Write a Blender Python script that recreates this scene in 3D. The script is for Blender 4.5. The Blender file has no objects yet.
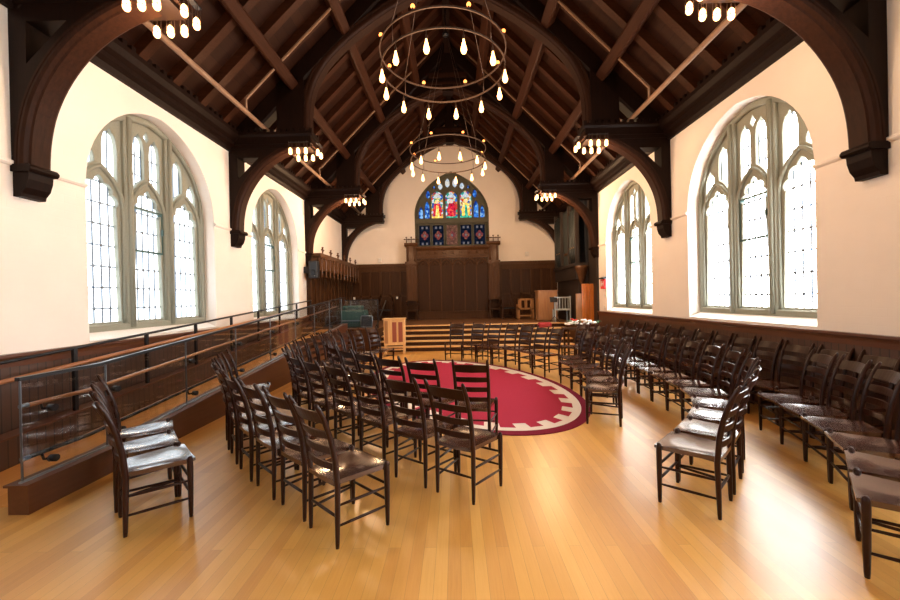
import bpy, math, random
from mathutils import Vector, Matrix
R = math.radians
random.seed(7)
scene = bpy.context.scene
col = scene.collection

# ------------------------------------------------------------------ room measures (metres, camera stands over the origin)
X0 = -0.1                      # centre line of the nave
WL, WR = -4.854, 4.657         # inner faces of the long walls
YB, YF = 17.5, -4.3            # far and rear walls
BAYS = [4.28, 8.365, 12.51, 16.55]          # centre of each truss
WIN_Y = [6.33, 10.45]                       # centres of the windows in view
WIN_Y_REAR = [2.2, -1.92]                   # the bays beside and behind the camera
STAGE = 0.775

# ------------------------------------------------------------------ materials
def new_mat(name):
    m = bpy.data.materials.new(name); m.use_nodes = True
    nt = m.node_tree; b = nt.nodes['Principled BSDF']
    return m, nt, b
def N(nt, t, **kw):
    n = nt.nodes.new(t)
    for k, v in kw.items():
        if k in n.inputs: n.inputs[k].default_value = v
        else: setattr(n, k, v)
    return n
def ramp(nt, stops):
    n = nt.nodes.new('ShaderNodeValToRGB'); e = n.color_ramp.elements
    while len(e) < len(stops): e.new(0.5)
    for el, (p, c) in zip(e, stops):
        el.position = p; el.color = (c[0], c[1], c[2], 1)
    return n
def plain(name, c, rough=.5, metal=0, spec=None, bump=0, bscale=60):
    m, nt, b = new_mat(name)
    b.inputs['Base Color'].default_value = (*c, 1); b.inputs['Roughness'].default_value = rough
    b.inputs['Metallic'].default_value = metal
    if spec is not None: b.inputs['Specular IOR Level'].default_value = spec
    tc = N(nt, 'ShaderNodeTexCoord'); no = N(nt, 'ShaderNodeTexNoise', Scale=bscale, Detail=4.0)
    nt.links.new(tc.outputs['Object'], no.inputs['Vector'])
    mx = ramp(nt, [(0.3, [k*.92 for k in c]), (0.7, [min(1, k*1.06) for k in c])])
    nt.links.new(no.outputs['Fac'], mx.inputs['Fac']); nt.links.new(mx.outputs['Color'], b.inputs['Base Color'])
    if bump:
        bp = N(nt, 'ShaderNodeBump', Strength=bump, Distance=.01)
        nt.links.new(no.outputs['Fac'], bp.inputs['Height']); nt.links.new(bp.outputs['Normal'], b.inputs['Normal'])
    return m
def wood(name, c1, c2, axis='z', rough=.4, coat=0., scale=1., bump=.1):
    m, nt, b = new_mat(name)
    tc = N(nt, 'ShaderNodeTexCoord'); mp = N(nt, 'ShaderNodeMapping')
    s = [14*scale]*3; s['xyz'.index(axis)] = 1.1*scale
    mp.inputs['Scale'].default_value = s
    nt.links.new(tc.outputs['Object'], mp.inputs['Vector'])
    no = N(nt, 'ShaderNodeTexNoise', Scale=2.2, Detail=7.0, Roughness=.62, Distortion=.5)
    nt.links.new(mp.outputs['Vector'], no.inputs['Vector'])
    rp = ramp(nt, [(.25, c1), (.75, c2)])
    nt.links.new(no.outputs['Fac'], rp.inputs['Fac']); nt.links.new(rp.outputs['Color'], b.inputs['Base Color'])
    b.inputs['Roughness'].default_value = rough
    b.inputs['Coat Weight'].default_value = coat; b.inputs['Coat Roughness'].default_value = .13
    bp = N(nt, 'ShaderNodeBump', Strength=bump, Distance=.004)
    nt.links.new(no.outputs['Fac'], bp.inputs['Height']); nt.links.new(bp.outputs['Normal'], b.inputs['Normal'])
    return m
def emit(name, c, s):
    m, nt, b = new_mat(name); nt.nodes.remove(b)
    e = N(nt, 'ShaderNodeEmission', Strength=s); e.inputs['Color'].default_value = (*c, 1)
    nt.links.new(e.outputs[0], nt.nodes['Material Output'].inputs[0]); return m
def boards(name, cols, width, length, axis='y', rough=.3, coat=.4, gap=.5, grain=.35, seam=None):
    """strip boards running along world axis"""
    m, nt, b = new_mat(name)
    tc = N(nt, 'ShaderNodeTexCoord'); mp = N(nt, 'ShaderNodeMapping')
    if axis == 'y': mp.inputs['Rotation'].default_value = (0, 0, R(90))
    if axis == 'z': mp.inputs['Rotation'].default_value = (0, R(90), 0)
    nt.links.new(tc.outputs['Object'], mp.inputs['Vector'])
    br = N(nt, 'ShaderNodeTexBrick', Scale=1.0)
    br.inputs['Brick Width'].default_value = length; br.inputs['Row Height'].default_value = width
    br.inputs['Mortar Size'].default_value = seam or width*.02*gap*2; br.inputs['Mortar Smooth'].default_value = .3
    br.inputs['Color1'].default_value = (0, 0, 0, 1); br.inputs['Color2'].default_value = (1, 1, 1, 1)
    br.inputs['Mortar'].default_value = (.5, .5, .5, 1); br.offset = .37; br.offset_frequency = 3
    nt.links.new(mp.outputs['Vector'], br.inputs['Vector'])
    n2 = N(nt, 'ShaderNodeTexNoise', Scale=3.0, Detail=6.0, Roughness=.6)
    m2 = N(nt, 'ShaderNodeMapping'); s = [30, 30, 30]; s['xyz'.index(axis)] = 1.2
    m2.inputs['Scale'].default_value = s
    nt.links.new(tc.outputs['Object'], m2.inputs['Vector']); nt.links.new(m2.outputs['Vector'], n2.inputs['Vector'])
    mixf = N(nt, 'ShaderNodeMix', data_type='FLOAT'); mixf.inputs[0].default_value = grain
    nt.links.new(br.outputs['Color'], mixf.inputs[2]); nt.links.new(n2.outputs['Fac'], mixf.inputs[3])
    rp = ramp(nt, [(i/(len(cols)-1), c) for i, c in enumerate(cols)])
    nt.links.new(mixf.outputs[0], rp.inputs['Fac'])
    dk = N(nt, 'ShaderNodeMix', data_type='RGBA', blend_type='MULTIPLY'); dk.inputs[0].default_value = 1
    nt.links.new(rp.outputs['Color'], dk.inputs[6])
    gm = ramp(nt, [(0, (1, 1, 1)), (1, (1-gap, 1-gap, 1-gap))])
    nt.links.new(br.outputs['Fac'], gm.inputs['Fac']); nt.links.new(gm.outputs['Color'], dk.inputs[7])
    nt.links.new(dk.outputs[2], b.inputs['Base Color'])
    b.inputs['Roughness'].default_value = rough
    b.inputs['Coat Weight'].default_value = coat; b.inputs['Coat Roughness'].default_value = .3
    return m
def plaster(name, c):
    m, nt, b = new_mat(name)
    tc = N(nt, 'ShaderNodeTexCoord'); mp = N(nt, 'ShaderNodeMapping')
    nt.links.new(tc.outputs['Object'], mp.inputs['Vector'])
    # blockwork joints under the paint: rows along height
    sx = N(nt, 'ShaderNodeSeparateXYZ'); nt.links.new(mp.outputs['Vector'], sx.inputs[0])
    ad = N(nt, 'ShaderNodeMath', operation='ADD'); nt.links.new(sx.outputs['X'], ad.inputs[0]); nt.links.new(sx.outputs['Y'], ad.inputs[1])
    cx = N(nt, 'ShaderNodeCombineXYZ'); nt.links.new(ad.outputs[0], cx.inputs['X']); nt.links.new(sx.outputs['Z'], cx.inputs['Y'])
    br = N(nt, 'ShaderNodeTexBrick', Scale=1.0)
    br.inputs['Brick Width'].default_value = .31; br.inputs['Row Height'].default_value = .1; br.inputs['Mortar Size'].default_value = .006
    br.inputs['Mortar Smooth'].default_value = 1.
    nt.links.new(cx.outputs[0], br.inputs['Vector'])
    no = N(nt, 'ShaderNodeTexNoise', Scale=2.0, Detail=5.0)
    nt.links.new(tc.outputs['Object'], no.inputs['Vector'])
    rp = ramp(nt, [(.3, [k*.955 for k in c]), (.7, c)])
    nt.links.new(no.outputs['Fac'], rp.inputs['Fac']); nt.links.new(rp.outputs['Color'], b.inputs['Base Color'])
    bp = N(nt, 'ShaderNodeBump', Strength=.18, Distance=.004, invert=True)
    nt.links.new(br.outputs['Fac'], bp.inputs['Height']); nt.links.new(bp.outputs['Normal'], b.inputs['Normal'])
    b.inputs['Roughness'].default_value = .75
    return m

M = {}
M['plaster'] = plaster('cream_plaster', (.88, .805, .725))
M['floor'] = boards('oak_strip_floor', [(.52, .215, .04), (.66, .315, .066), (.75, .395, .09), (.84, .49, .145)], .082, 1.9, 'y', .36, .8, .35, .45)
M['ramp_floor'] = boards('ramp_oak', [(.62, .25, .05), (.72, .33, .08), (.8, .42, .13)], .082, 1.9, 'y', .35, .3, .3, .45)
M['stage_floor'] = boards('stage_oak', [(.16, .07, .03), (.22, .10, .04)], .082, 1.9, 'x', .4, .3, .3)
M['truss'] = wood('truss_timber', (.005, .0018, .001), (.013, .0045, .0022), 'z', .55, 0)
M['rib'] = wood('rib_timber', (.014, .005, .0025), (.034, .012, .0055), 'z', .55, 0)
M['rafter'] = wood('rafter_timber', (.026, .0082, .0034), (.052, .017, .0072), 'x', .5, 0)
M['purlin'] = wood('purlin_timber', (.026, .008, .0033), (.05, .0165, .007), 'y', .55, 0)
M['ceiling'] = boards('ceiling_boards', [(.015, .0046, .0019), (.025, .008, .0034), (.036, .0122, .0052)], .16, 2.3, 'y', .6, 0, .5, .5)
M['wainscot'] = boards('wainscot_beadboard', [(.048, .020, .010), (.072, .031, .016), (.098, .043, .022)], .09, 6., 'z', .45, .2, .7, .5, .007)
M['cap'] = wood('wainscot_cap', (.085, .028, .012), (.13, .046, .02), 'y', .4, .2)
M['panel'] = wood('oak_panelling', (.046, .019, .007), (.090, .039, .0155), 'z', .5, .1)
M['panel_dark'] = wood('dark_panelling', (.029, .0115, .0045), (.062, .0255, .010), 'z', .5, .1)
M['carved'] = wood('carved_oak', (.060, .025, .0095), (.118, .051, .020), 'z', .45, .15)
M['chair'] = wood('chair_stain', (.014, .0036, .0018), (.036, .010, .0046), 'z', .3, .06, 1.5)
M['seat'] = wood('seat_stain', (.035, .0095, .0045), (.075, .022, .010), 'y', .24, 1., .8, .012)
M['oak'] = wood('light_oak', (.62, .36, .13), (.78, .50, .22), 'z', .4, .2)
M['oak_mid'] = wood('mid_oak', (.30, .14, .05), (.44, .22, .085), 'z', .4, .2)
M['orange_oak'] = wood('orange_oak', (.52, .15, .018), (.78, .28, .04), 'z', .35, .3)
M['red_panel'] = plain('red_cloth_panel', (.28, .07, .035), .7)
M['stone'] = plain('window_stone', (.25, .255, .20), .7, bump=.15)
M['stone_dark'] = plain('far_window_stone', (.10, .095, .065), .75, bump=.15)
M['white_trim'] = plain('white_sill', (.85, .84, .80), .5)
M['lead'] = plain('lead_came', (.16, .21, .27), .5)
M['casement'] = plain('green_casement', (.03, .085, .08), .4)
M['pane_l'] = emit('sky_glass_ramp_side', (.88, .95, 1.0), 1.6)
M['pane_r'] = emit('sky_glass_alarm_side', (1.0, .985, .965), 6.6)
M['bulb'] = emit('bulb_glow', (1., .46, .13), 3.2)
M['bulb_core'] = emit('bulb_small_glow', (1., .24, .05), 1.6)
M['lantern'] = emit('lantern_glow', (1., .46, .15), 4.)
M['iron'] = plain('black_iron', (.012, .012, .014), .4, .3)
M['bronze'] = plain('ring_bronze', (.09, .055, .04), .5, .5)
M['steel'] = plain('brushed_steel', (.22, .26, .30), .35, .8)
M['pale_steel'] = plain('pale_steel', (.42, .47, .5), .3, .7)
M['pipe'] = plain('painted_pipe', (.26, .15, .085), .5)
M['rail_wood'] = wood('rail_wood', (.30, .11, .035), (.42, .17, .06), 'y', .35, .3)
M['seat'].node_tree.nodes['Principled BSDF'].inputs['Coat IOR'].default_value = 1.6
for k_ in ('truss', 'rib', 'rafter', 'purlin', 'panel', 'panel_dark', 'carved', 'ceiling', 'chair'):
    M[k_].node_tree.nodes['Principled BSDF'].inputs['Specular IOR Level'].default_value = .22 if k_ == 'chair' else .12
M['rug'] = plain('crimson_wool', (.40, .030, .064), .95, 0, .1, .4, 300)
M['rug_edge'] = plain('maroon_wool', (.20, .014, .035), .95, 0, .1, .4, 300)
M['rug_white'] = plain('ivory_wool', (.82, .74, .66), .95, 0, .1, .4, 300)
M['red'] = plain('alarm_red', (.75, .025, .03), .4)
M['white'] = plain('white_plastic', (.82, .8, .76), .4)
M['organ'] = plain('organ_pipe_metal', (.035, .042, .042), .4, .4)
M['organ_case'] = wood('organ_case_wood', (.012, .008, .006), (.03, .018, .012), 'z', .5, 0)
M['organ_cloth'] = plain('organ_cloth', (.035, .043, .040), .8)
M['gold'] = plain('gilt', (.5, .28, .08), .35, .8)
M['green_cloth'] = plain('dark_green_cover', (.012, .06, .055), .6)
M['black'] = plain('black_matt', (.008, .010, .014), .5)
M['petal'] = plain('white_petals', (.88, .87, .80), .7)
M['petal_red'] = plain('red_petals', (.7, .05, .03), .7)
M['leaf'] = plain('leaf_green', (.04, .12, .03), .6)
M['maroon_cloth'] = plain('maroon_cloth', (.36, .03, .035), .8)
M['blue_glass_frame'] = plain('pale_frame', (.58, .68, .70), .25, .3)
def glass_mat():
    m, nt, b = new_mat('guard_glass'); nt.nodes.remove(b)
    t = N(nt, 'ShaderNodeBsdfTransparent'); t.inputs['Color'].default_value = (.92, .94, .95, 1)
    g = N(nt, 'ShaderNodeBsdfGlossy', Roughness=.02)
    fr = N(nt, 'ShaderNodeLayerWeight', Blend=.5); mx = N(nt, 'ShaderNodeMixShader')
    pw = N(nt, 'ShaderNodeMath', operation='POWER'); pw.inputs[1].default_value = 3.5
    nt.links.new(fr.outputs['Facing'], pw.inputs[0])
    ml = N(nt, 'ShaderNodeMath', operation='MULTIPLY_ADD'); ml.inputs[1].default_value = .7; ml.inputs[2].default_value = 0.05
    nt.links.new(pw.outputs[0], ml.inputs[0]); nt.links.new(ml.outputs[0], mx.inputs[0])
    nt.links.new(t.outputs[0], mx.inputs[1]); nt.links.new(g.outputs[0], mx.inputs[2])
    nt.links.new(mx.outputs[0], nt.nodes['Material Output'].inputs[0]); return m
M['glass'] = glass_mat()
def stained(name, cols, strength, scale=9.):
    m, nt, b = new_mat(name); nt.nodes.remove(b)
    tc = N(nt, 'ShaderNodeTexCoord')
    vo = N(nt, 'ShaderNodeTexVoronoi', Scale=scale); nt.links.new(tc.outputs['Object'], vo.inputs['Vector'])
    sp = N(nt, 'ShaderNodeSeparateColor'); nt.links.new(vo.outputs['Color'], sp.inputs[0])
    rp = ramp(nt, [(i/len(cols), c) for i, c in enumerate(cols)]); rp.color_ramp.interpolation = 'CONSTANT'
    nt.links.new(sp.outputs[0], rp.inputs['Fac'])
    ve = N(nt, 'ShaderNodeTexVoronoi', Scale=scale, feature='DISTANCE_TO_EDGE'); nt.links.new(tc.outputs['Object'], ve.inputs['Vector'])
    th = ramp(nt, [(.0, (.02, .02, .02)), (.05, (1, 1, 1))]); nt.links.new(ve.outputs['Distance'], th.inputs['Fac'])
    mu = N(nt, 'ShaderNodeMix', data_type='RGBA', blend_type='MULTIPLY'); mu.inputs[0].default_value = 1
    nt.links.new(rp.outputs['Color'], mu.inputs[6]); nt.links.new(th.outputs['Color'], mu.inputs[7])
    e = N(nt, 'ShaderNodeEmission', Strength=strength); nt.links.new(mu.outputs[2], e.inputs['Color'])
    nt.links.new(e.outputs[0], nt.nodes['Material Output'].inputs[0]); return m
M['sg_blue'] = stained('stained_blue', [(.03, .12, .5), (.06, .25, .75), (.01, .04, .25), (.25, .5, .85), (.02, .1, .4)], .3, 11)
M['sg_mix'] = stained('stained_mixed', [(.05, .25, .8), (.75, .06, .05), (.9, .75, .3), (.05, .4, .3), (.85, .9, .95), (.03, .1, .45), (.8, .35, .1)], .24, 10)
M['sg_red'] = stained('stained_red', [(.7, .02, .04), (.45, .01, .03), (.8, .08, .06), (.5, .02, .06)], .36, 12)
M['sg_white'] = stained('stained_white', [(.85, .92, 1.), (.7, .85, 1.), (.95, .9, .8)], .22, 12)
M['sg_green'] = stained('stained_green', [(.03, .4, .25), (.1, .55, .35), (.02, .25, .2)], .35, 14)
M['sg_gold'] = stained('stained_gold', [(.9, .6, .1), (.95, .75, .25), (.85, .4, .08)], .4, 12)
M['sg_skin'] = emit('stained_skin', (.8, .5, .35), .35)
M['sg_night'] = stained('stained_night', [(.014, .02, .045), (.022, .032, .07), (.01, .012, .025)], .13, 14)
M['sg_rose'] = stained('stained_rose', [(.24, .05, .045), (.18, .04, .05), (.28, .10, .06)], .25, 16)
M['sg_pale'] = emit('stained_pale', (.45, .40, .42), .09)
M['sg_brown'] = stained('stained_brown', [(.12, .05, .03), (.18, .08, .05), (.09, .035, .025)], .35, 16)

# ------------------------------------------------------------------ mesh building
class MB:
    def __init__(s): s.v = []; s.f = []; s.sm = []
    def add(s, vs, fs, smooth=False):
        o = len(s.v); s.v += [tuple(p) for p in vs]
        for f in fs: s.f.append(tuple(i+o for i in f)); s.sm.append(smooth)
        return s
    def box(s, x0, x1, y0, y1, z0, z1):
        vs = [(x, y, z) for z in (z0, z1) for y in (y0, y1) for x in (x0, x1)]
        return s.add(vs, [(0, 2, 3, 1), (4, 5, 7, 6), (0, 1, 5, 4), (2, 6, 7, 3), (0, 4, 6, 2), (1, 3, 7, 5)])
    def cbox(s, c, d, ch=.01):
        """box with chamfered edges, centre c size d"""
        x, y, z = [k/2 for k in d]; ch = min(ch, x*.8, y*.8, z*.8)
        vs = []; 
        def ring(hx, hy, zz, k):
            return [(c[0]+sx*(hx-k*ax), c[1]+sy*(hy-k*ay), c[2]+zz) for sx, sy, ax, ay in
                    ((1, -1, 1, 0), (1, -1, 0, 1)[:0] or (1, -1, 0, 1), (1, 1, 0, 1), (1, 1, 1, 0), (-1, 1, 1, 0), (-1, 1, 0, 1), (-1, -1, 0, 1), (-1, -1, 1, 0))]
        rs = [ring(x-ch, y-ch, -z, 0), ring(x, y, -z+ch, ch), ring(x, y, z-ch, ch), ring(x-ch, y-ch, z, 0)]
        for r in rs: vs += r
        fs = []
        order = [7+0, 0, 1, 2, 3, 4, 5, 6]
        idx = [0, 1, 2, 3, 4, 5, 6, 7]
        idx = [7, 0, 1, 2, 3, 4, 5, 6]
        # sort each ring by angle so that faces connect cleanly
        import math as _m
        a = sorted(range(8), key=lambda i: _m.atan2((rs[1][i][1]-c[1])/max(y, 1e-6), (rs[1][i][0]-c[0])/max(x, 1e-6)))
        for k in range(3):
            for i in range(8):
                p, q = a[i], a[(i+1) % 8]
                fs.append((k*8+p, k*8+q, (k+1)*8+q, (k+1)*8+p))
        fs.append(tuple(reversed(a))); fs.append(tuple(24+i for i in a))
        return s.add(vs, fs)
    def tube(s, pts, rad, n=8, smooth=True, caps=True, closed=False):
        pts = [Vector(p) for p in pts]; m = len(pts)
        if not hasattr(rad, '__len__'): rad = [rad]*m
        vs = []; up = None
        for i, p in enumerate(pts):
            if closed: t = (pts[(i+1) % m]-pts[i-1]).normalized()
            else: t = (pts[min(i+1, m-1)]-pts[max(i-1, 0)]).normalized()
            if up is None:
                up = Vector((0, 0, 1)) if abs(t.z) < .9 else Vector((1, 0, 0))
            a = (up-t*up.dot(t)).normalized(); b = t.cross(a); up = a
            for k in range(n):
                an = 2*math.pi*k/n
                vs.append(p+(a*math.cos(an)+b*math.sin(an))*rad[i])
        fs = []
        for i in range(m if closed else m-1):
            j = (i+1) % m
            for k in range(n):
                l = (k+1) % n
                fs.append((i*n+k, i*n+l, j*n+l, j*n+k))
        s.add(vs, fs, smooth)
        if caps and not closed:
            o = len(s.v)-m*n
            s.f.append(tuple(o+k for k in reversed(range(n)))); s.sm.append(False)
            s.f.append(tuple(o+(m-1)*n+k for k in range(n))); s.sm.append(False)
        return s
    def lathe(s, prof, c=(0, 0, 0), n=16, smooth=True):
        vs = [(c[0]+r*math.cos(2*math.pi*k/n), c[1]+r*math.sin(2*math.pi*k/n), c[2]+z) for r, z in prof for k in range(n)]
        fs = []
        for i in range(len(prof)-1):
            for k in range(n):
                l = (k+1) % n
                fs.append((i*n+k, i*n+l, (i+1)*n+l, (i+1)*n+k))
        s.add(vs, fs, smooth)
        o = len(s.v)-len(vs)
        if prof[0][0] > 1e-4: s.f.append(tuple(o+k for k in reversed(range(n)))); s.sm.append(False)
        if prof[-1][0] > 1e-4: s.f.append(tuple(o+(len(prof)-1)*n+k for k in range(n))); s.sm.append(False)
        return s
    def sphere(s, c, r, n=8, m=6, sz=1):
        return s.lathe([(max(1e-5, r*math.sin(math.pi*i/m)), -r*sz*math.cos(math.pi*i/m)) for i in range(m+1)], c, n)
    def sweep(s, prof, path, frame, closed_prof=True, caps=True, smooth=False):
        """prof: 2D (a,b); path: points; frame(i) -> (A,B) unit vectors"""
        n = len(prof); vs = []
        for i, p in enumerate(path):
            A, B = frame(i); p = Vector(p)
            vs += [p+A*a+B*b for a, b in prof]
        fs = []
        for i in range(len(path)-1):
            for k in range(n):
                l = (k+1) % n
                fs.append((i*n+k, i*n+l, (i+1)*n+l, (i+1)*n+k))
        if caps: fs += [tuple(reversed(range(n))), tuple((len(path)-1)*n+k for k in range(n))]
        return s.add(vs, fs, smooth)
    def prism(s, poly, fn, d0, d1):
        """poly 2D convex or simple; fn(u,v,d)->xyz"""
        n = len(poly)
        vs = [fn(u, v, d0) for u, v in poly]+[fn(u, v, d1) for u, v in poly]
        fs = [tuple(range(n)), tuple(reversed(range(n, 2*n)))]+[(i, n+i, n+(i+1) % n, (i+1) % n) for i in range(n)]
        return s.add(vs, fs)
    def mesh(s, name, mat):
        me = bpy.data.meshes.new(name); me.from_pydata([tuple(p) for p in s.v], [], s.f)
        me.polygons.foreach_set('use_smooth', s.sm); me.materials.append(mat)
        import bmesh
        bm = bmesh.new(); bm.from_mesh(me); bmesh.ops.recalc_face_normals(bm, faces=bm.faces); bm.to_mesh(me); bm.free()
        me.update(); return me
    def build(s, name, mat, parent=None, bevel=0):
        return link(name, s.mesh(name, mat), parent, bevel)
def link(name, me, parent=None, bevel=0):
    o = bpy.data.objects.new(name, me); col.objects.link(o)
    if parent is not None: o.parent = parent
    if bevel:
        b = o.modifiers.new('bevel', 'BEVEL'); b.width = bevel; b.segments = 2; b.limit_method = 'ANGLE'
    return o
def plate(name, polys, d0, d1, mat, parent=None, fn=None, bevel=0.0):
    """flat plate with holes: first polygon is the outline, others holes; local (u, v) -> fn(u,v,d) or (u, d, v)"""
    cu = bpy.data.curves.new('tmp', 'CURVE'); cu.dimensions = '2D'; cu.fill_mode = 'BOTH'
    for pl in polys:
        sp = cu.splines.new('POLY'); sp.points.add(len(pl)-1); sp.use_cyclic_u = True
        for p, q in zip(sp.points, pl): p.co = (q[0], q[1], 0, 1)
    cu.extrude = abs(d1-d0)/2-bevel; cu.bevel_depth = bevel; cu.bevel_resolution = 0
    if bevel: cu.offset = -bevel
    o = bpy.data.objects.new('tmp', cu); col.objects.link(o)
    dg = bpy.context.evaluated_depsgraph_get()
    me = bpy.data.meshes.new_from_object(o.evaluated_get(dg))
    bpy.data.objects.remove(o); bpy.data.curves.remove(cu)
    dm = (d0+d1)/2
    for v in me.vertices:
        u, w, d = v.co.x, v.co.y, dm-v.co.z
        v.co = fn(u, w, d) if fn else (u, d, w)
    me.materials.clear(); me.materials.append(mat); me.name = name
    import bmesh
    bm = bmesh.new(); bm.from_mesh(me); bmesh.ops.remove_doubles(bm, verts=bm.verts, dist=1e-5)
    bmesh.ops.recalc_face_normals(bm, faces=bm.faces); bm.to_mesh(me); bm.free()
    for p in me.polygons: p.use_smooth = False
    return link(name, me, parent)
def tag(o, label=None, cat=None, group=None, kind=None):
    if label: o['label'] = label
    if cat: o['category'] = cat
    if group: o['group'] = group
    if kind: o['kind'] = kind
    return o
def empty(name, loc=(0, 0, 0), rz=0):
    o = bpy.data.objects.new(name, None); col.objects.link(o); o.location = loc; o.rotation_euler = (0, 0, rz)
    o.empty_display_size = .1; return o
KIDS = {}
def copy_tree(o, parent=None):
    c = o.copy(); col.objects.link(c)
    if parent is not None: c.parent = parent
    for ch in list(o.children): copy_tree(ch, c)
    return c
def arch(t):                      # pointed arch, t in -1..1, unit rise
    t = min(1, abs(t)); return .3*(1-t)+.7*math.sqrt(max(0, 1-t*t))
def ORD(i): return ['first', 'second', 'third', 'fourth', 'fifth', 'sixth', 'seventh', 'eighth', 'ninth', 'tenth', 'eleventh', 'twelfth', 'thirteenth', 'fourteenth', 'fifteenth', 'sixteenth'][i]

# ------------------------------------------------------------------ shell
S = 'structure'
tag(MB().box(WL-.4, WR+.4, YF, YB, -.12, 0).build('floor', M['floor']), 'honey oak strip floor of the hall', 'floor', kind=S)

def win_top(u):                   # head of the window opening, u from its centre
    return 3.34+math.sqrt(max(0, 1.45**2-(abs(u)+.11)**2))
HW = 1.345
def win_outline(m=0., base=1.23, n=28):
    pts = [(-HW+m, base)]
    for i in range(n+1):
        u = (-1+2*i/n); u = math.sin(u*math.pi/2)*(HW-m)
        pts.append((u, win_top(u*HW/(HW-m))-m if m else win_top(u)))
    return pts+[(HW-m, base)]
def wall_fn(X, sgn):
    return lambda u, v, d: (X+sgn*d, u, v)
wins_all = WIN_Y+WIN_Y_REAR
for nm, X, sg, lab in (('wall_left', WL, -1, 'cream wall above the ramp'), ('wall_right', WR, 1, 'cream wall with the red alarm')):
    polys = [[(YF-.2, 0), (YB+.2, 0), (YB+.2, 5.6), (YF-.2, 5.6)]]
    for yc in wins_all: polys.append([(yc+u, v) for u, v in win_outline()])
    o = plate(nm, polys, 0, .42, M['plaster'], fn=wall_fn(X, sg)); tag(o, lab, 'wall', kind=S)
RZ = lambda x: 10.08-abs(x-X0)     # underside of the roof boards
gable = [(WL, 0), (WR, 0), (WR, RZ(WR)+.3), (X0, RZ(X0)+.3), (WL, RZ(WL)+.3)]
BWX = -.09                         # centre of the stained window
def bw_top(u): return 5.62+1.86*arch(u/1.66)
bw_out = [(BWX-1.66, 4.05)]+[(BWX+1.66*math.sin(math.pi/2*(-1+2*i/24)), bw_top(1.66*math.sin(math.pi/2*(-1+2*i/24)))) for i in range(25)]+[(BWX+1.66, 4.05)]
tag(plate('wall_far', [gable, bw_out], YB, YB+.4, M['plaster']), 'cream gable wall around the stained glass window', 'wall', kind=S)
tag(plate('wall_rear', [gable], YF-.3, YF, M['plaster']), 'plain cream wall behind the viewer', 'wall', kind=S)

# ------------------------------------------------------------------ ceiling with rafters and purlins
cm = MB()
for sg in (-1, 1):
    p = [(X0, 10.08), (X0+sg*5.1, 4.98), (X0+sg*5.1, 5.12), (X0, 10.22)]
    cm.prism(p, lambda u, v, d: (u, d, v), YF-.3, YB+.4)
ceil = cm.build('ceiling', M['ceiling']); tag(ceil, 'steep dark timber boarded ceiling', 'ceiling', kind=S)
q = math.sqrt(.5)
y = .35
ys_r = []
for b0, b1 in zip([.12]+BAYS[:], BAYS+[YB+.6]):
    n = 6
    for k in range(1, n):
        yy = b0+(b1-b0)*k/n
        if yy < YB-.1: ys_r.append(yy)
rm = None
for sg in (-1, 1):
    rm = MB()
    # rafter: local origin at y=0; along the slope
    top, bot = Vector((X0, 0, 10.10)), Vector((X0+sg*4.85, 0, 5.25))
    nrm = Vector((-sg*q, 0, -q)); w = .075; d = .17
    vs = []
    for p in (top, bot):
        for yy, dd in ((-w, 0), (w, 0), (w, d), (-w, d)): vs.append(p+Vector((0, yy, 0))+nrm*dd)
    rm.add(vs, [(0, 1, 2, 3), (7, 6, 5, 4), (0, 4, 5, 1), (1, 5, 6, 2), (2, 6, 7, 3), (3, 7, 4, 0)])
    me = rm.mesh('rafter', M['rafter'])
    for yy in ys_r:
        o = link('rafter', me, ceil); o.location = (0, yy, 0)
    for ax in (3.5, 2.35, 1.2):
        pm = MB(); c = Vector((X0+sg*ax, 0, 10.08-ax)); w2 = .11; d0, d1 = .12, .34
        tng = Vector((sg*q, 0, -q))
        vs = []
        for yy in (-.2, YB):
            for a, dd in ((-w2, d0), (w2, d0), (w2, d1-.03), (w2-.03, d1), (-w2+.03, d1), (-w2, d1-.03)):
                vs.append(c+tng*a+nrm*dd+Vector((0, yy, 0)))
        pm.add(vs, [(5, 4, 3, 2, 1, 0), (6, 7, 8, 9, 10, 11)]+[(i, (i+1) % 6, 6+(i+1) % 6, 6+i) for i in range(6)])
        pm.build('purlin', M['purlin'], ceil)
MB().box(X0-.1, X0+.1, -.2, YB, 9.62, 10.1).build('ridge_beam', M['truss'], ceil)

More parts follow.
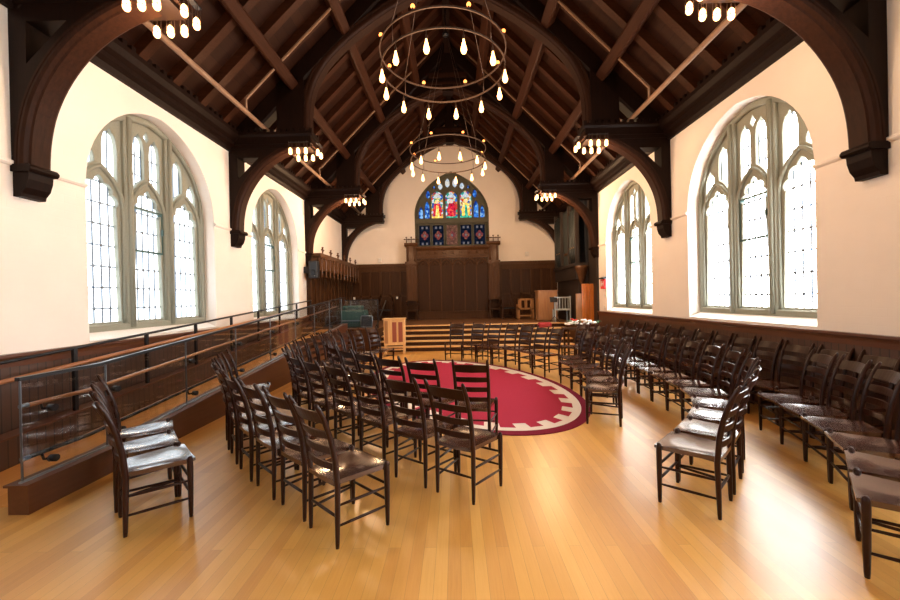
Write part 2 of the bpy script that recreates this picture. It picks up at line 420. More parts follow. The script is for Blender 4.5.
# ------------------------------------------------------------------ cornices, string courses, wainscots
def run_profile(prof, X, sg, y0, y1):
    m = MB()
    m.prism([(a, b) for a, b in prof], lambda u, v, d: (X+sg*u, d, v), y0, y1); return m
tn = 1
for X, sg, side in ((WL, 1, 'above the ramp'), (WR, -1, 'on the alarm side')):
    prof = [(0, 4.99), (.06, 4.99), (.09, 5.06), (.16, 5.10), (.16, 5.17), (.22, 5.22), (.27, 5.30), (.27, 5.38), (0, 5.38)]
    m = run_profile(prof, X, sg, YF, YB)
    yy = -.1
    while yy < YB:
        m.box(min(X+sg*.19, X+sg*.27), max(X+sg*.19, X+sg*.27), yy, yy+.075, 5.38, 5.45); yy += .15
    tag(m.build(f'trim_{tn}', M['truss']), f'dark notched timber cornice {side}', 'cornice', kind=S); tn += 1
    m = MB(); edges = [YF]
    for yc in sorted(wins_all): edges += [yc-HW, yc+HW]
    edges.append(12.4)
    for a, b in zip(edges[::2], edges[1::2]):
        if b > a+.05: m.add(*run_profile([(0, 3.26), (.02, 3.27), (.035, 3.29), (.035, 3.315), (0, 3.34)], X, sg, a, b).__dict__.get('pair', ([], []))) if False else [m.add(mm.v, mm.f) for mm in [run_profile([(-.02, 3.25), (.02, 3.27), (.035, 3.29), (.035, 3.315), (-.02, 3.34)], X, sg, a, b)]]
    tag(m.build(f'trim_{tn}', M['plaster']), f'thin cream string course {side}', 'moulding', kind=S); tn += 1
    w = run_profile([(-.02, 0), (.035, 0), (.035, 1.06), (-.02, 1.06)], X, sg, YF, 12.4).build(f'trim_{tn}', M['wainscot'])
    tag(w, f'dark beadboard wainscot {side}', 'wainscot', kind=S); tn += 1
    run_profile([(-.02, 1.06), (.045, 1.06), (.05, 1.12), (.065, 1.15), (.085, 1.17), (.085, 1.2), (-.02, 1.2)], X, sg, YF, 12.4).build('wainscot_cap', M['cap'], w)
    run_profile([(-.02, 0), (.055, 0), (.055, .17), (.04, .2), (-.02, .2)], X, sg, YF, 12.4).build('skirting', M['cap'], w)

# ------------------------------------------------------------------ side windows
def lobed(h, rise, spring, n=28, lobes=5, cusp=.06, u0=0):
    """head of a cusped light from +h to -h"""
    pts = []
    for i in range(n+1):
        t = i/n; a = math.pi*t
        x, zz = math.cos(a), arch(math.cos(a))
        f = cusp*(1-abs(math.sin(lobes*math.pi*t)))
        sc = 1-f/ max(h, .01)
        pts.append((u0+h*x*sc, spring+rise*zz*(1-f/max(rise, .01))))
    return pts
BASE = 1.36
def make_window(pane_mat):
    """local: x along the wall, z up, y outward; built at the origin"""
    regs = [(-1.245, -.5), (-.34, .34), (.5, 1.245)]
    out = win_outline(0, 1.31)
    fr = []
    def clip(u, z, m): return min(z, win_top(u)-m)
    for a, b in regs:                                # main openings between the thick mullions
        pl = [(a, BASE+.07)]
        n = 14
        for i in range(n+1):
            u = a+(b-a)*i/n; pl.append((u, win_top(u)-.11))
        pl.append((b, BASE+.07)); fr.append(pl)
    root = plate('window', [out]+fr, .2, .44, M['stone'], bevel=.02)
    # tracery: cusped lights with small lights above
    tr = [win_outline(.03, 1.33)]
    for a, b in regs:
        c, h = (a+b)/2, (b-a)/2-.045
        sp, rise = 3.18, .42
        head = lobed(h, rise, sp, 30, 5, .055, c)
        tr.append([(c-h, BASE+.1), (c+h, BASE+.1)]+head)
        ext = lambda u: 3.24+.52*arch((u-c)/((b-a)/2))
        for ul, ur in ((a+.065, c-.055), (c+.055, b-.065)):
            uc, hh = (ul+ur)/2, (ur-ul)/2
            apex = min(win_top(uc)-.2, 4.5)
            bot, top = [], []
            for i in range(15):
                u = ul+(ur-ul)*i/14; t = (u-uc)/hh
                cus = .03*(1-abs(math.sin(3*math.pi*(t+1)/2)))
                tp = min(apex-.24+.24*arch(t)-cus, win_top(u)-.18); bt = ext(u)+.05
                if tp > bt+.04: bot.append((u, bt)); top.append((u, tp))
            if len(bot) > 3: tr.append(bot+top[::-1])
        if abs(c) < .1: tr.append([(0, 4.40), (.055, 4.49), (0, 4.60), (-.055, 4.49)])
    plate('tracery', tr, .26, .38, M['stone'], root, bevel=.008)
    # moulded bands over the three main lights
    for a, b in regs:
        c, h = (a+b)/2, (b-a)/2
        pth = [(b, .25, BASE+.06)]+[(c+h*math.cos(math.pi*i/20), .25, 3.2+.53*arch(math.cos(math.pi*i/20))) for i in range(21)]+[(a, .25, BASE+.06)]
        MB().tube(pth, .032, 8).build('head_moulding', M['stone'], root)
    for u in (-.42, .42):                            # rounded front of each mullion
        MB().tube([(u, .2, BASE), (u, .2, win_top(u)-.06)], .042, 8).build('mullion', M['stone'], root)
    for i, (a, b) in enumerate(regs):
        if i != 1: continue
        cs = MB()
        for u in (a+.05, b-.05): cs.box(u-.014, u+.014, .255, .345, 2.58, 3.29)
        for z in (2.58, 3.27): cs.box(a+.04, b-.04, .25, .345, z-.016, z+.016)
        cs.box(b-.08, b-.05, .225, .25, 2.9, 3.0)
        cs.build('casement', M['casement'], root)
    plate('pane', [win_outline(.06, 1.36)], .33, .335, pane_mat, root)
    ld = MB()
    for a, b in regs:
        n = 5
        for i in range(1, n):
            u = a+.045+(b-a-.09)*i/n; ld.box(u-.011, u+.011, .318, .331, BASE+.06, win_top(u)-.12)
        z = BASE+.3; k = 0
        while z < 4.5:
            if z < min(win_top(a), win_top(b))-.1: ld.box(a+.03, b-.03, .318, .333, z-.011, z+.011)
            if z < 3.4:
                for j in range(0, n+1):
                    if j in (1, 2, 3, 4) and (j+k) % 2 == 0:
                        u = a+.045+(b-a-.09)*j/n
                        ld.add([(u-.032, .316, z), (u, .316, z-.036), (u+.032, .316, z), (u, .316, z+.036)], [(0, 1, 2, 3)])
            z += .31; k += 1
    ld.build('leading', M['lead'], root)
    # white sloping sill below the frame
    MB().prism([(.0, 1.225), (.46, 1.225), (.46, 1.36), (.2, 1.33), (0, 1.235)], lambda u, v, d: (d, u, v), -HW+.01, HW-.01).build('sill', M['white_trim'], root)
    return root
def place_windows():
    protoL = make_window(M['pane_l']); n = 1
    first = True
    wl = [(WL, R(90), yc, 'ramp side') for yc in WIN_Y+WIN_Y_REAR]
    for X, rz, yc, s in wl:
        o = protoL if first else copy_tree(protoL); first = False
        o.location = (X, yc, 0); o.rotation_euler = (0, 0, rz); o.name = f'window_{n}'; n += 1
        far = 'above the upper end of the ramp' if yc > 9 else 'above the lower end of the ramp'
        if yc < 4: far = 'above the floor before the ramp, ' + ('beside the viewer' if yc > 0 else 'behind the viewer')
        tag(o, f'arched leaded window {far}', 'window', 'arched windows', S)
    protoR = make_window(M['pane_r']); first = True
    for yc in WIN_Y+WIN_Y_REAR:
        o = protoR if first else copy_tree(protoR); first = False
        o.location = (WR, yc, 0); o.rotation_euler = (0, 0, R(-90)); o.name = f'window_{n}'; n += 1
        far = 'next to the red alarm' if yc > 9 else 'over the wall chairs, closer to the entrance'
        if yc < 4: far = 'over the wainscot ' + ('beside the viewer' if yc > 0 else 'behind the viewer')
        tag(o, f'bright arched leaded window {far}', 'window', 'arched windows', S)
place_windows()

# ------------------------------------------------------------------ stained glass window in the gable
def far_window():
    B = BWX
    main = [(-.66, .27), (0, .27), (.66, .27)]
    holes = []; panes = []
    for u, h in main:                                  # three figure lights
        hd = [(B+u+h*math.cos(math.pi*i/16), 6.42+.26*arch(math.cos(math.pi*i/16))) for i in range(17)]
        holes.append([(B+u-h, 5.42), (B+u+h, 5.42)]+hd)
    for u, top, h in ((-1.42, 5.98, .1), (-1.13, 6.22, .11), (1.13, 6.22, .11), (1.42, 5.98, .1)):
        holes.append([(B+u-h, 5.42), (B+u+h, 5.42), (B+u+h, top-.25), (B+u+h*.5, top-.08), (B+u, top), (B+u-h*.5, top-.08), (B+u-h, top-.25)])
    for u, z0, z1, h in ((-1.08, 6.32, 6.72, .09), (1.08, 6.32, 6.72, .09), (-.5, 6.72, 7.06, .1), (-.17, 6.82, 7.26, .1), (.17, 6.82, 7.26, .1), (.5, 6.72, 7.06, .1), (-.78, 6.72, 6.94, .07), (.78, 6.72, 6.94, .07)):
        holes.append([(B+u-h, z0+.1), (B+u, z0), (B+u+h, z0+.1), (B+u+h, z1-.14), (B+u+h*.5, z1-.04), (B+u, z1), (B+u-h*.5, z1-.04), (B+u-h, z1-.14)])
    sq = [-1.27, -.64, 0, .64, 1.27]
    for u in sq: holes.append([(B+u-.25, 4.18), (B+u+.25, 4.18), (B+u+.25, 5.1), (B+u-.25, 5.1)])
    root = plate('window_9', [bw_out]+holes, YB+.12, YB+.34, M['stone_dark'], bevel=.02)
    tag(root, 'pointed stained glass window with three robed figures', 'window', kind=S)
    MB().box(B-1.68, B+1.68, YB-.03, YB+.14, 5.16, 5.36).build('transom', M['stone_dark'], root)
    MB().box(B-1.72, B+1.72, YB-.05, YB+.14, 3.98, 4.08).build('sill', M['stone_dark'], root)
    def quad(m, u0, u1, z0, z1, y): m.add([(B+u0, y, z0), (B+u1, y, z0), (B+u1, y, z1), (B+u0, y, z1)], [(0, 1, 2, 3)])
    for pl, mt in [(h, 'sg_mix' if i < 3 else ('sg_blue' if i < 9 else 'sg_white' if 9 <= i < 13 else 'sg_blue')) for i, h in enumerate(holes[:15])]:
        m = MB(); m.prism([(x, z) for x, z in pl], lambda u, v, d: (u, d, v), YB+.24, YB+.25); m.build('stained_pane', M[mt], root)
    Y1 = YB+.232
    for k, (u, h) in enumerate(main):
        m = MB(); m.prism([(B+u-.17, 5.52), (B+u+.17, 5.52), (B+u+.2, 5.8), (B+u+.13, 6.12), (B+u-.13, 6.12), (B+u-.2, 5.8)], lambda a, b, d: (a, d, b), Y1, Y1+.006)
        m.build('robe', M['sg_red' if k != 2 else 'sg_gold'], root)
        m = MB(); m.prism([(B+u-.09+.02*k, 5.5), (B+u+.1, 5.5), (B+u+.06, 6.0), (B+u-.04, 6.05)], lambda a, b, d: (a, d, b), Y1-.006, Y1); m.build('cloak', M[('sg_gold', 'sg_red', 'sg_green')[k]], root)
        m = MB(); m.prism([(B+u+.1*math.cos(a), 6.22+.1*math.sin(a)) for a in [i*math.pi/6 for i in range(12)]], lambda a, b, d: (a, d, b), Y1, Y1+.006); m.build('halo', M['sg_gold' if k != 1 else 'sg_white'], root)
        m = MB(); m.prism([(B+u+.055*math.cos(a), 6.2+.07*math.sin(a)) for a in [i*math.pi/6 for i in range(12)]], lambda a, b, d: (a, d, b), Y1-.006, Y1); m.build('face', M['sg_skin'], root)
        m = MB(); m.prism([(B+u-.22, 6.38), (B+u+.22, 6.38), (B+u+.1, 6.52), (B+u, 6.64), (B+u-.1, 6.52)], lambda a, b, d: (a, d, b), Y1, Y1+.006); m.build('canopy', M['sg_white'], root)
        m = MB(); quad(m, u-.26, u+.26, 5.43, 5.53, Y1); m.build('ground', M['sg_green' if k else 'sg_gold'], root)
    for k, u in enumerate(sq):                        # lower row: quatrefoil medallions
        m = MB(); quad(m, u-.26, u+.26, 4.17, 5.11, YB+.24); m.build('stained_pane', M['sg_night' if k != 2 else 'sg_brown'], root)
        m = MB()
        for dx, dz in ((.09, 0), (-.09, 0), (0, .11), (0, -.11)):
            m.prism([(B+u+dx+.085*math.cos(a), 4.64+dz+.1*math.sin(a)) for a in [i*math.pi/5 for i in range(10)]], lambda a, b, d: (a, d, b), Y1, Y1+.004+.001*dx)
        m.build('rosette', M['sg_rose'], root)
        m = MB(); m.prism([(B+u+.05*math.cos(a), 4.64+.06*math.sin(a)) for a in [i*math.pi/4 for i in range(8)]], lambda a, b, d: (a, d, b), Y1-.006, Y1-.001); m.build('rosette_eye', M['sg_pale'], root)
        m = MB()
        for dx in (-.1, .1):
            for zz in (4.26, 5.0):
                if k == 2: continue
                m.prism([(B+u+dx-.045, zz-.055), (B+u+dx+.045, zz-.055), (B+u+dx+.045, zz+.055), (B+u+dx-.045, zz+.055)], lambda a, b, d: (a, d, b), Y1, Y1+.005)
        if m.v: m.build('corner_quarry', M['sg_pale'], root)
    for u in sq:
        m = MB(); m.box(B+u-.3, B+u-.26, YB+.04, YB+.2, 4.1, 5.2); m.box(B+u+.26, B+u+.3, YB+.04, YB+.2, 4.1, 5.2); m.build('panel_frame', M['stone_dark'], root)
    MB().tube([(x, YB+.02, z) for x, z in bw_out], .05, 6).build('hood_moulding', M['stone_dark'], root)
far_window()

# ------------------------------------------------------------------ roof trusses (one built, three copied)
ARC_UP = [(2.99, 5.38), (2.98, 5.87), (2.90, 6.27), (2.74, 6.63), (2.48, 6.98), (2.07, 7.36), (1.55, 7.74), (1.03, 8.06), (.5, 8.32), (0.0, 8.5)]
ARC_LO = [(4.60, 3.26), (4.575, 3.6), (4.49, 3.95), (4.31, 4.30), (4.04, 4.62), (3.69, 4.87), (3.33, 5.02), (2.92, 5.1)]
def smooth(pts, k=4):
    out = []
    P = [pts[0]]+pts+[pts[-1]]
    for i in range(1, len(P)-2):
        for j in range(k):
            t = j/k; a, b, c, d = P[i-1], P[i], P[i+1], P[i+2]
            out.append(tuple(.5*(2*b[n]+(c[n]-a[n])*t+(2*a[n]-5*b[n]+4*c[n]-d[n])*t*t+(3*b[n]-a[n]-3*c[n]+d[n])*t**3) for n in (0, 1)))
    return out+[pts[-1]]
UP, LO = smooth(ARC_UP), smooth(ARC_LO)
def rib(path, sx, wy, wr, inset=0.):
    """moulded rib following an (x,z) path: wy half width across, wr depth outward from the opening"""
    m = MB(); n = len(path)
    pts = [Vector((sx*x, 0, z)) for x, z in path]
    prof = [(-wy, .05), (-wy*.92, .02), (-wy*.7, 0), (-wy*.62, -.018), (wy*.62, -.018), (wy*.7, 0), (wy*.92, .02), (wy, .05), (wy, wr*.55), (wy*.86, wr*.62), (wy*.95, wr*.75), (wy*.95, wr*.92), (wy*.8, wr), (-wy*.8, wr), (-wy*.95, wr*.92), (-wy*.95, wr*.75), (-wy*.86, wr*.62), (-wy, wr*.55)]
    def fr(i):
        t = (pts[min(i+1, n-1)]-pts[max(i-1, 0)]).normalized()
        nr = Vector((t.z, 0, -t.x)) ; 
        # outward: away from the nave opening (towards the wall / up)
        ref = Vector((sx*1.0, 0, 1.0))
        if nr.dot(ref) < 0: nr = -nr
        return Vector((0, 1, 0)), nr
    return m.sweep(prof, pts, fr)
WD = 4.754                         # wall distance from the centre line
def make_truss():
    root = empty('roof_truss')
    half = []
    for sx in (-1, 1):
        F2 = lambda u, v, d, sx=sx: (sx*u, d, v)
        # corbel
        m = MB()
        cor = [(WD, 2.96), (4.66, 2.97), (4.61, 3.03), (4.58, 3.12), (4.57, 3.22), (WD, 3.22)]
        m.prism(cor, F2, -.13, .13)
        m.prism([(WD, 3.2), (4.55, 3.2), (4.525, 3.225), (4.525, 3.25), (4.55, 3.28), (WD, 3.28)], F2, -.155, .155)
        m.prism([(WD, 2.93), (4.67, 2.93), (4.66, 2.97), (WD, 2.97)], F2, -.13, .13)
        m.build('corbel', M['truss'], root)
        # solid curved brace below the hammer beam, pierced by a triangle
        inner = [(x+.05, z+.05) for x, z in LO if x+.05 < WD-.01]
        out = [(WD, 3.26)]+inner[:-3]+[(2.95, 5.14), (WD, 5.14)]
        plate('brace_panel', [[(sx*a, b) for a, b in out], [(sx*a, b) for a, b in ((4.56, 4.84), (4.56, 4.38), (4.10, 4.84))]], -.14, .14, M['truss'], root, bevel=.0)
        rib(LO, sx, .155, .13).build('brace_rib', M['rib'], root)
        # hammer beam with notched top
        m = MB()
        m.box(*sorted((sx*WD, sx*2.96)), -.165, .165, 5.03, 5.11)
        m.box(*sorted((sx*WD, sx*2.93)), -.19, .19, 5.11, 5.15)
        m.box(*sorted((sx*WD, sx*2.95)), -.17, .17, 5.15, 5.28)
        m.prism([(-.17, 5.27), (.17, 5.27), (.21, 5.31), (.21, 5.36), (-.21, 5.36), (-.21, 5.31)], lambda u, v, d, sx=sx: (sx*d, u, v), 2.9, WD)
        x = 2.9
        while x < WD-.08:
            for ya, yb in ((-.21, -.16), (.16, .21)): m.box(*sorted((sx*x, sx*(x+.07))), ya, yb, 5.36, 5.42)
            x += .14
        m.build('hammer_beam', M['truss'], root)
        rib(UP, sx, .155, .18).build('arch_rib', M['rib'], root)
        # principal rafter
        m = MB(); t0, t1 = Vector((sx*4.85, 0, 5.2)), Vector((0, 0, 10.05)); nr = Vector((-sx*q, 0, -q))
        vs = [p+Vector((0, yy, 0))+nr*dd for p in (t0, t1) for yy, dd in ((-.15, 0), (.15, 0), (.15, .3), (.11, .34), (-.11, .34), (-.15, .3))]
        m.add(vs, [(5, 4, 3, 2, 1, 0), (6, 7, 8, 9, 10, 11)]+[(i, (i+1) % 6, 6+(i+1) % 6, 6+i) for i in range(6)])
        m.build('principal_rafter', M['truss'], root)
        m = MB(); m.box(*sorted((sx*3.08, sx*3.68)), -.15, .15, 5.36, 6.55); m.build('hammer_post', M['truss'], root)
    # boarded spandrel over the great arch with two triangular openings beside the king post
    right = [(x+.05, z+.06) for x, z in UP]
    out = [(3.62, 5.4)]+[(3.62, 6.4)]+[(.05, 9.9), (-.05, 9.9), (-3.62, 6.4), (-3.62, 5.4)]+[(-x, z) for x, z in right]+[p for p in right[::-1]][1:]
    holes = [[(.2, 9.1), (.55, 9.1), (.2, 9.46)], [(-.2, 9.1), (-.2, 9.46), (-.55, 9.1)]]
    plate('spandrel_panel', [out]+holes, -.11, .11, M['truss'], root)
    MB().box(-.17, .17, -.16, .16, 8.4, 10.0).build('king_post', M['truss'], root)
    m = MB()
    for z0, z1 in ((8.62, 8.7), (8.84, 8.99)): m.box(-(9.6-z1), 9.6-z1, -.17, .17, z0, z1)
    m.build('collar_beam', M['rib'], root)
    return root
tr0 = make_truss()
tl = ['dark hammer-beam roof truss closest to the camera', 'second dark roof truss, between the two pairs of windows', 'third dark roof truss, over the foot of the stage steps', 'fourth dark roof truss, standing against the far gable']
for i, yc in enumerate(BAYS):
    o = tr0 if i == 0 else copy_tree(tr0)
    o.location = (X0, yc, 0); tag(o, tl[i], 'roof truss', 'hammer-beam roof trusses')

# ------------------------------------------------------------------ lantern clusters on the hammer beam ends
def lamp(name, loc, power, parent, rad=.1):
    l = bpy.data.lights.new(name, 'POINT'); l.energy = power; l.color = (1., .62, .34); l.shadow_soft_size = rad
    o = bpy.data.objects.new(name, l); col.objects.link(o); o.location = loc; o.parent = parent; return o
def make_cluster():
    root = empty('lantern_cluster')
    lm = MB(); lm.lathe([(.022, -.03), (.033, -.014), (.036, .015), (.031, .075), (.015, .10)], n=10)
    gm = lm.mesh('lantern_glass', M['lantern'])
    cg = MB()
    for k in range(4):
        a = math.pi/4+k*math.pi/2; cg.tube([(0.04*math.cos(a), 0.04*math.sin(a), -.01), (0.04*math.cos(a), 0.04*math.sin(a), .235)], .004, 4)
    cg.tube([(0.04*math.cos(a), 0.04*math.sin(a), .02) for a in [i*math.pi/5 for i in range(10)]], .004, 4, closed=True)
    cgm = cg.mesh('lantern_cage', M['bronze'])
    pos = [(.17+.165*k, -.21) for k in range(3)]+[(-.05, -.1), (-.05, .1)]+[(.17+.165*k, .21) for k in range(3)]
    br = MB()
    br.box(.12, .54, -.225, -.16, 5.12, 5.135); br.box(.12, .54, .16, .225, 5.12, 5.135); br.box(-.09, -.02, -.14, .14, 5.12, 5.135)
    br.build('bracket', M['iron'], root); lamp('lantern_light', (.15, 0, 4.72), 20, root, .15)
    for x, y in pos:
        l = link('lantern', gm, root); l.location = (x, y, 4.90)
        c = link('lantern_cage', cgm, l)
    return root
cl0 = make_cluster(); i = 0
pl = ['closest to the camera', 'on the second truss', 'on the third truss', 'on the truss by the gable']
for j, yc in enumerate(BAYS[:3]):
    for sx, side in ((1, 'alarm side'), (-1, 'ramp side')):
        o = cl0 if i == 0 else copy_tree(cl0); i += 1
        if j == 2:                                 # extra lamp power added to this pair to brighten the gable wall
            for ch in o.children:
                if ch.type == 'LIGHT': ch.data = ch.data.copy(); ch.data.energy = 75
        o.location = (X0+sx*2.87, yc, 0); o.rotation_euler = (0, 0, 0 if sx > 0 else math.pi)
        tag(o, f'glowing lantern ring under the hammer beam end {pl[j]}, {side}', 'light', 'lantern clusters on the hammer beams')

# ------------------------------------------------------------------ chandeliers
def make_chandelier():
    root = empty('chandelier'); Rr = 1.03
    ring = lambda z, r: MB().sweep([(-.009, -.012), (.009, -.012), (.009, .012), (-.009, .012)], [(r*math.cos(2*math.pi*k/64), r*math.sin(2*math.pi*k/64), z) for k in range(65)], lambda k: (Vector((math.cos(2*math.pi*k/64), math.sin(2*math.pi*k/64), 0)), Vector((0, 0, 1))), caps=False)
    lamp('bulb_light', (0, 0, 5.2), 45, root, .9)
    ring(5.75, Rr).build('upper_ring', M['bronze'], root)
    ring(5.47, Rr-.02).build('lower_ring', M['bronze'], root)
    bm_ = MB().lathe([(.012, .23), (.014, .18), (.028, .125), (.043, .065), (.043, .04), (.028, .006), (.001, 0)], n=10).mesh('bulb', M['bulb'])
    cm_ = MB().tube([(0, 0, .21), (0, 0, .345)], .006, 6).lathe([(.014, .2), (.016, .21), (.016, .26), (.008, .27)], n=8).mesh('socket', M['bronze'])
    for k in range(12):
        a = R(18+30*k)
        b = link('bulb', bm_, root); b.location = ((Rr-.02)*math.cos(a), (Rr-.02)*math.sin(a), 5.13)
        link('socket', cm_, b)
    sm = MB().sphere((0, 0, 0), .032).mesh('small_bulb', M['bulb_core'])
    sk = MB().lathe([(.01, -.06), (.016, -.05), (.018, -.02), (.012, -.015)], n=8).mesh('socket', M['bronze'])
    for k in range(8):
        a = R(22.5+45*k); b = link('small_bulb', sm, root); b.location = (Rr*math.cos(a), Rr*math.sin(a), 5.82); link('socket', sk, b)
    for k in range(4):
        a = R(45+90*k)
        MB().tube([((Rr-.01)*math.cos(a), (Rr-.01)*math.sin(a), 5.47), ((Rr-.01)*math.cos(a), (Rr-.01)*math.sin(a), 5.75)], .006, 6).build('spacer', M['bronze'], root)
        MB().tube([(Rr*math.cos(a), Rr*math.sin(a), 5.76), (.05*math.cos(a), .05*math.sin(a), 8.9)], .006, 6).build('suspension_wire', M['bronze'], root)
    MB().lathe([(.02, 8.85), (.09, 8.88), (.09, 8.93), (.02, 8.96), (.02, 9.65)], n=10).build('ceiling_hook', M['iron'], root)
    return root
c0 = make_chandelier()
for i, yc in enumerate(WIN_Y):
    o = c0 if i == 0 else copy_tree(c0)
    o.location = (X0-.02, yc, 0)
    tag(o, ['large two-ring chandelier of bare bulbs hanging closer to the camera', 'two-ring bulb chandelier hanging in front of the gable arch'][i], 'chandelier', 'ring chandeliers')

# ------------------------------------------------------------------ sprinkler pipes
for sx, s in ((-1, 'ramp side'), (1, 'alarm side')):
    m = MB(); m.tube([(X0+sx*3.95, -.2, 5.47), (X0+sx*3.95, YB-.3, 5.47)], .045, 8)
    tag(m.build('sprinkler_main', M['pipe']), f'long tan pipe resting on the hammer beams, {s}', 'pipe')
    for j, yc in enumerate([3.4, 7.5, 11.6, 15.7]):
        m = MB(); m.tube([(X0+sx*3.95, yc, 5.47), (X0+sx*3.95, yc, 5.73), (X0+sx*.6, yc, 9.1)], .024, 8)
        o = m.build('sprinkler_branch', M['pipe'])
        tag(o, f'thin pipe climbing the roof slope before truss {["one", "two", "three", "four"][j]}, {s}', 'pipe', 'sprinkler branch pipes')

# ------------------------------------------------------------------ stage, steps, ramp
m = MB(); m.box(3.86, WR, 12.4, 13.54, 0, STAGE-.02); m.box(-2.55, WR, 13.54, YB, 0, STAGE-.02); m.box(WL, -2.55, 12.4, YB, 0, STAGE-.02)
st = m.build('stage', M['panel']); tag(st, 'raised wooden stage before the carved screen', 'stage', kind=S)
m = MB(); m.box(-2.55, 3.86, 13.50, YB, STAGE-.02, STAGE); m.box(3.86, WR, 12.38, YB, STAGE-.02, STAGE); m.box(WL, -2.55, 12.38, YB, STAGE-.02, STAGE); m.build('stage_floor', M['stage_floor'], st)
stp = empty('stage_steps', (.655, 12.4, 0)); tag(stp, 'wide flight of oak steps up to the stage', 'steps')
for k in range(5):
    y0 = 12.4+.28*k; z0 = .155*k
    MB().box(-3.2, 3.2, y0-12.4, y0-12.4+.02, z0, z0+.12).build('riser', M['panel_dark'], stp)
    if k < 4:
        MB().cbox((0, y0-12.4+.14, z0+.137), (6.4, .33, .038), .006).build('tread', M['oak'], stp)
    else: MB().cbox((0, y0-12.4+.0, z0+.137), (6.4, .06, .038), .006).build('nosing', M['oak'], stp)

def rz(y): return max(0., (y-3.2)*.083)
def cz0(y): return max(.25, rz(y)+.2)
def make_ramp():
    root = empty('access_ramp', (-4.1, 7.7, 0)); L = root.location
    T = lambda x, y, z: (x-L.x, y-L.y, z-L.z)
    ysr = [3.2, 3.8, 12.39]
    m = MB(); vs = []
    for yy in ysr:
        h = rz(yy)+.006
        vs += [T(-4.6, yy, 0.001), T(-3.69, yy, 0.001), T(-3.69, yy, h), T(-4.6, yy, h)]
    fs = [(3, 2, 1, 0), (8, 9, 10, 11)]
    for i in range(2):
        for k in range(4): fs.append((i*4+k, i*4+(k+1) % 4, i*4+4+(k+1) % 4, i*4+4+k))
    m.add(vs, fs); m.build('ramp_deck', M['ramp_floor'], root)
    def curb(xa, xb, name, mat, top):
        m = MB(); vs = []
        for yy in (3.07, 3.8, 12.39):
            h = (cz0(yy)-.02 if top < .26 else rz(yy)+top)
            vs += [T(xa, yy, 0.001), T(xb, yy, 0.001), T(xb, yy, h), T(xa, yy, h)]
        m.add(vs, fs); o = m.build(name, mat, root)
        m = MB(); vs = []
        for yy in (3.05, 3.8, 12.39):
            h = (cz0(yy)-.02 if top < .26 else rz(yy)+top)
            vs += [T(xa-.015, yy, h), T(xb+.015, yy, h), T(xb+.015, yy, h+.02), T(xa-.015, yy, h+.02)]
        m.add(vs, fs); m.build('curb_cap', M['cap'], o)
    curb(-3.7, -3.53, 'curb', M['cap'], .23)
    curb(-4.76, -4.6, 'wall_curb', M['wainscot'], .3)
    return root
tag(make_ramp(), 'oak ramp rising along the cream wall to the stage', 'ramp')

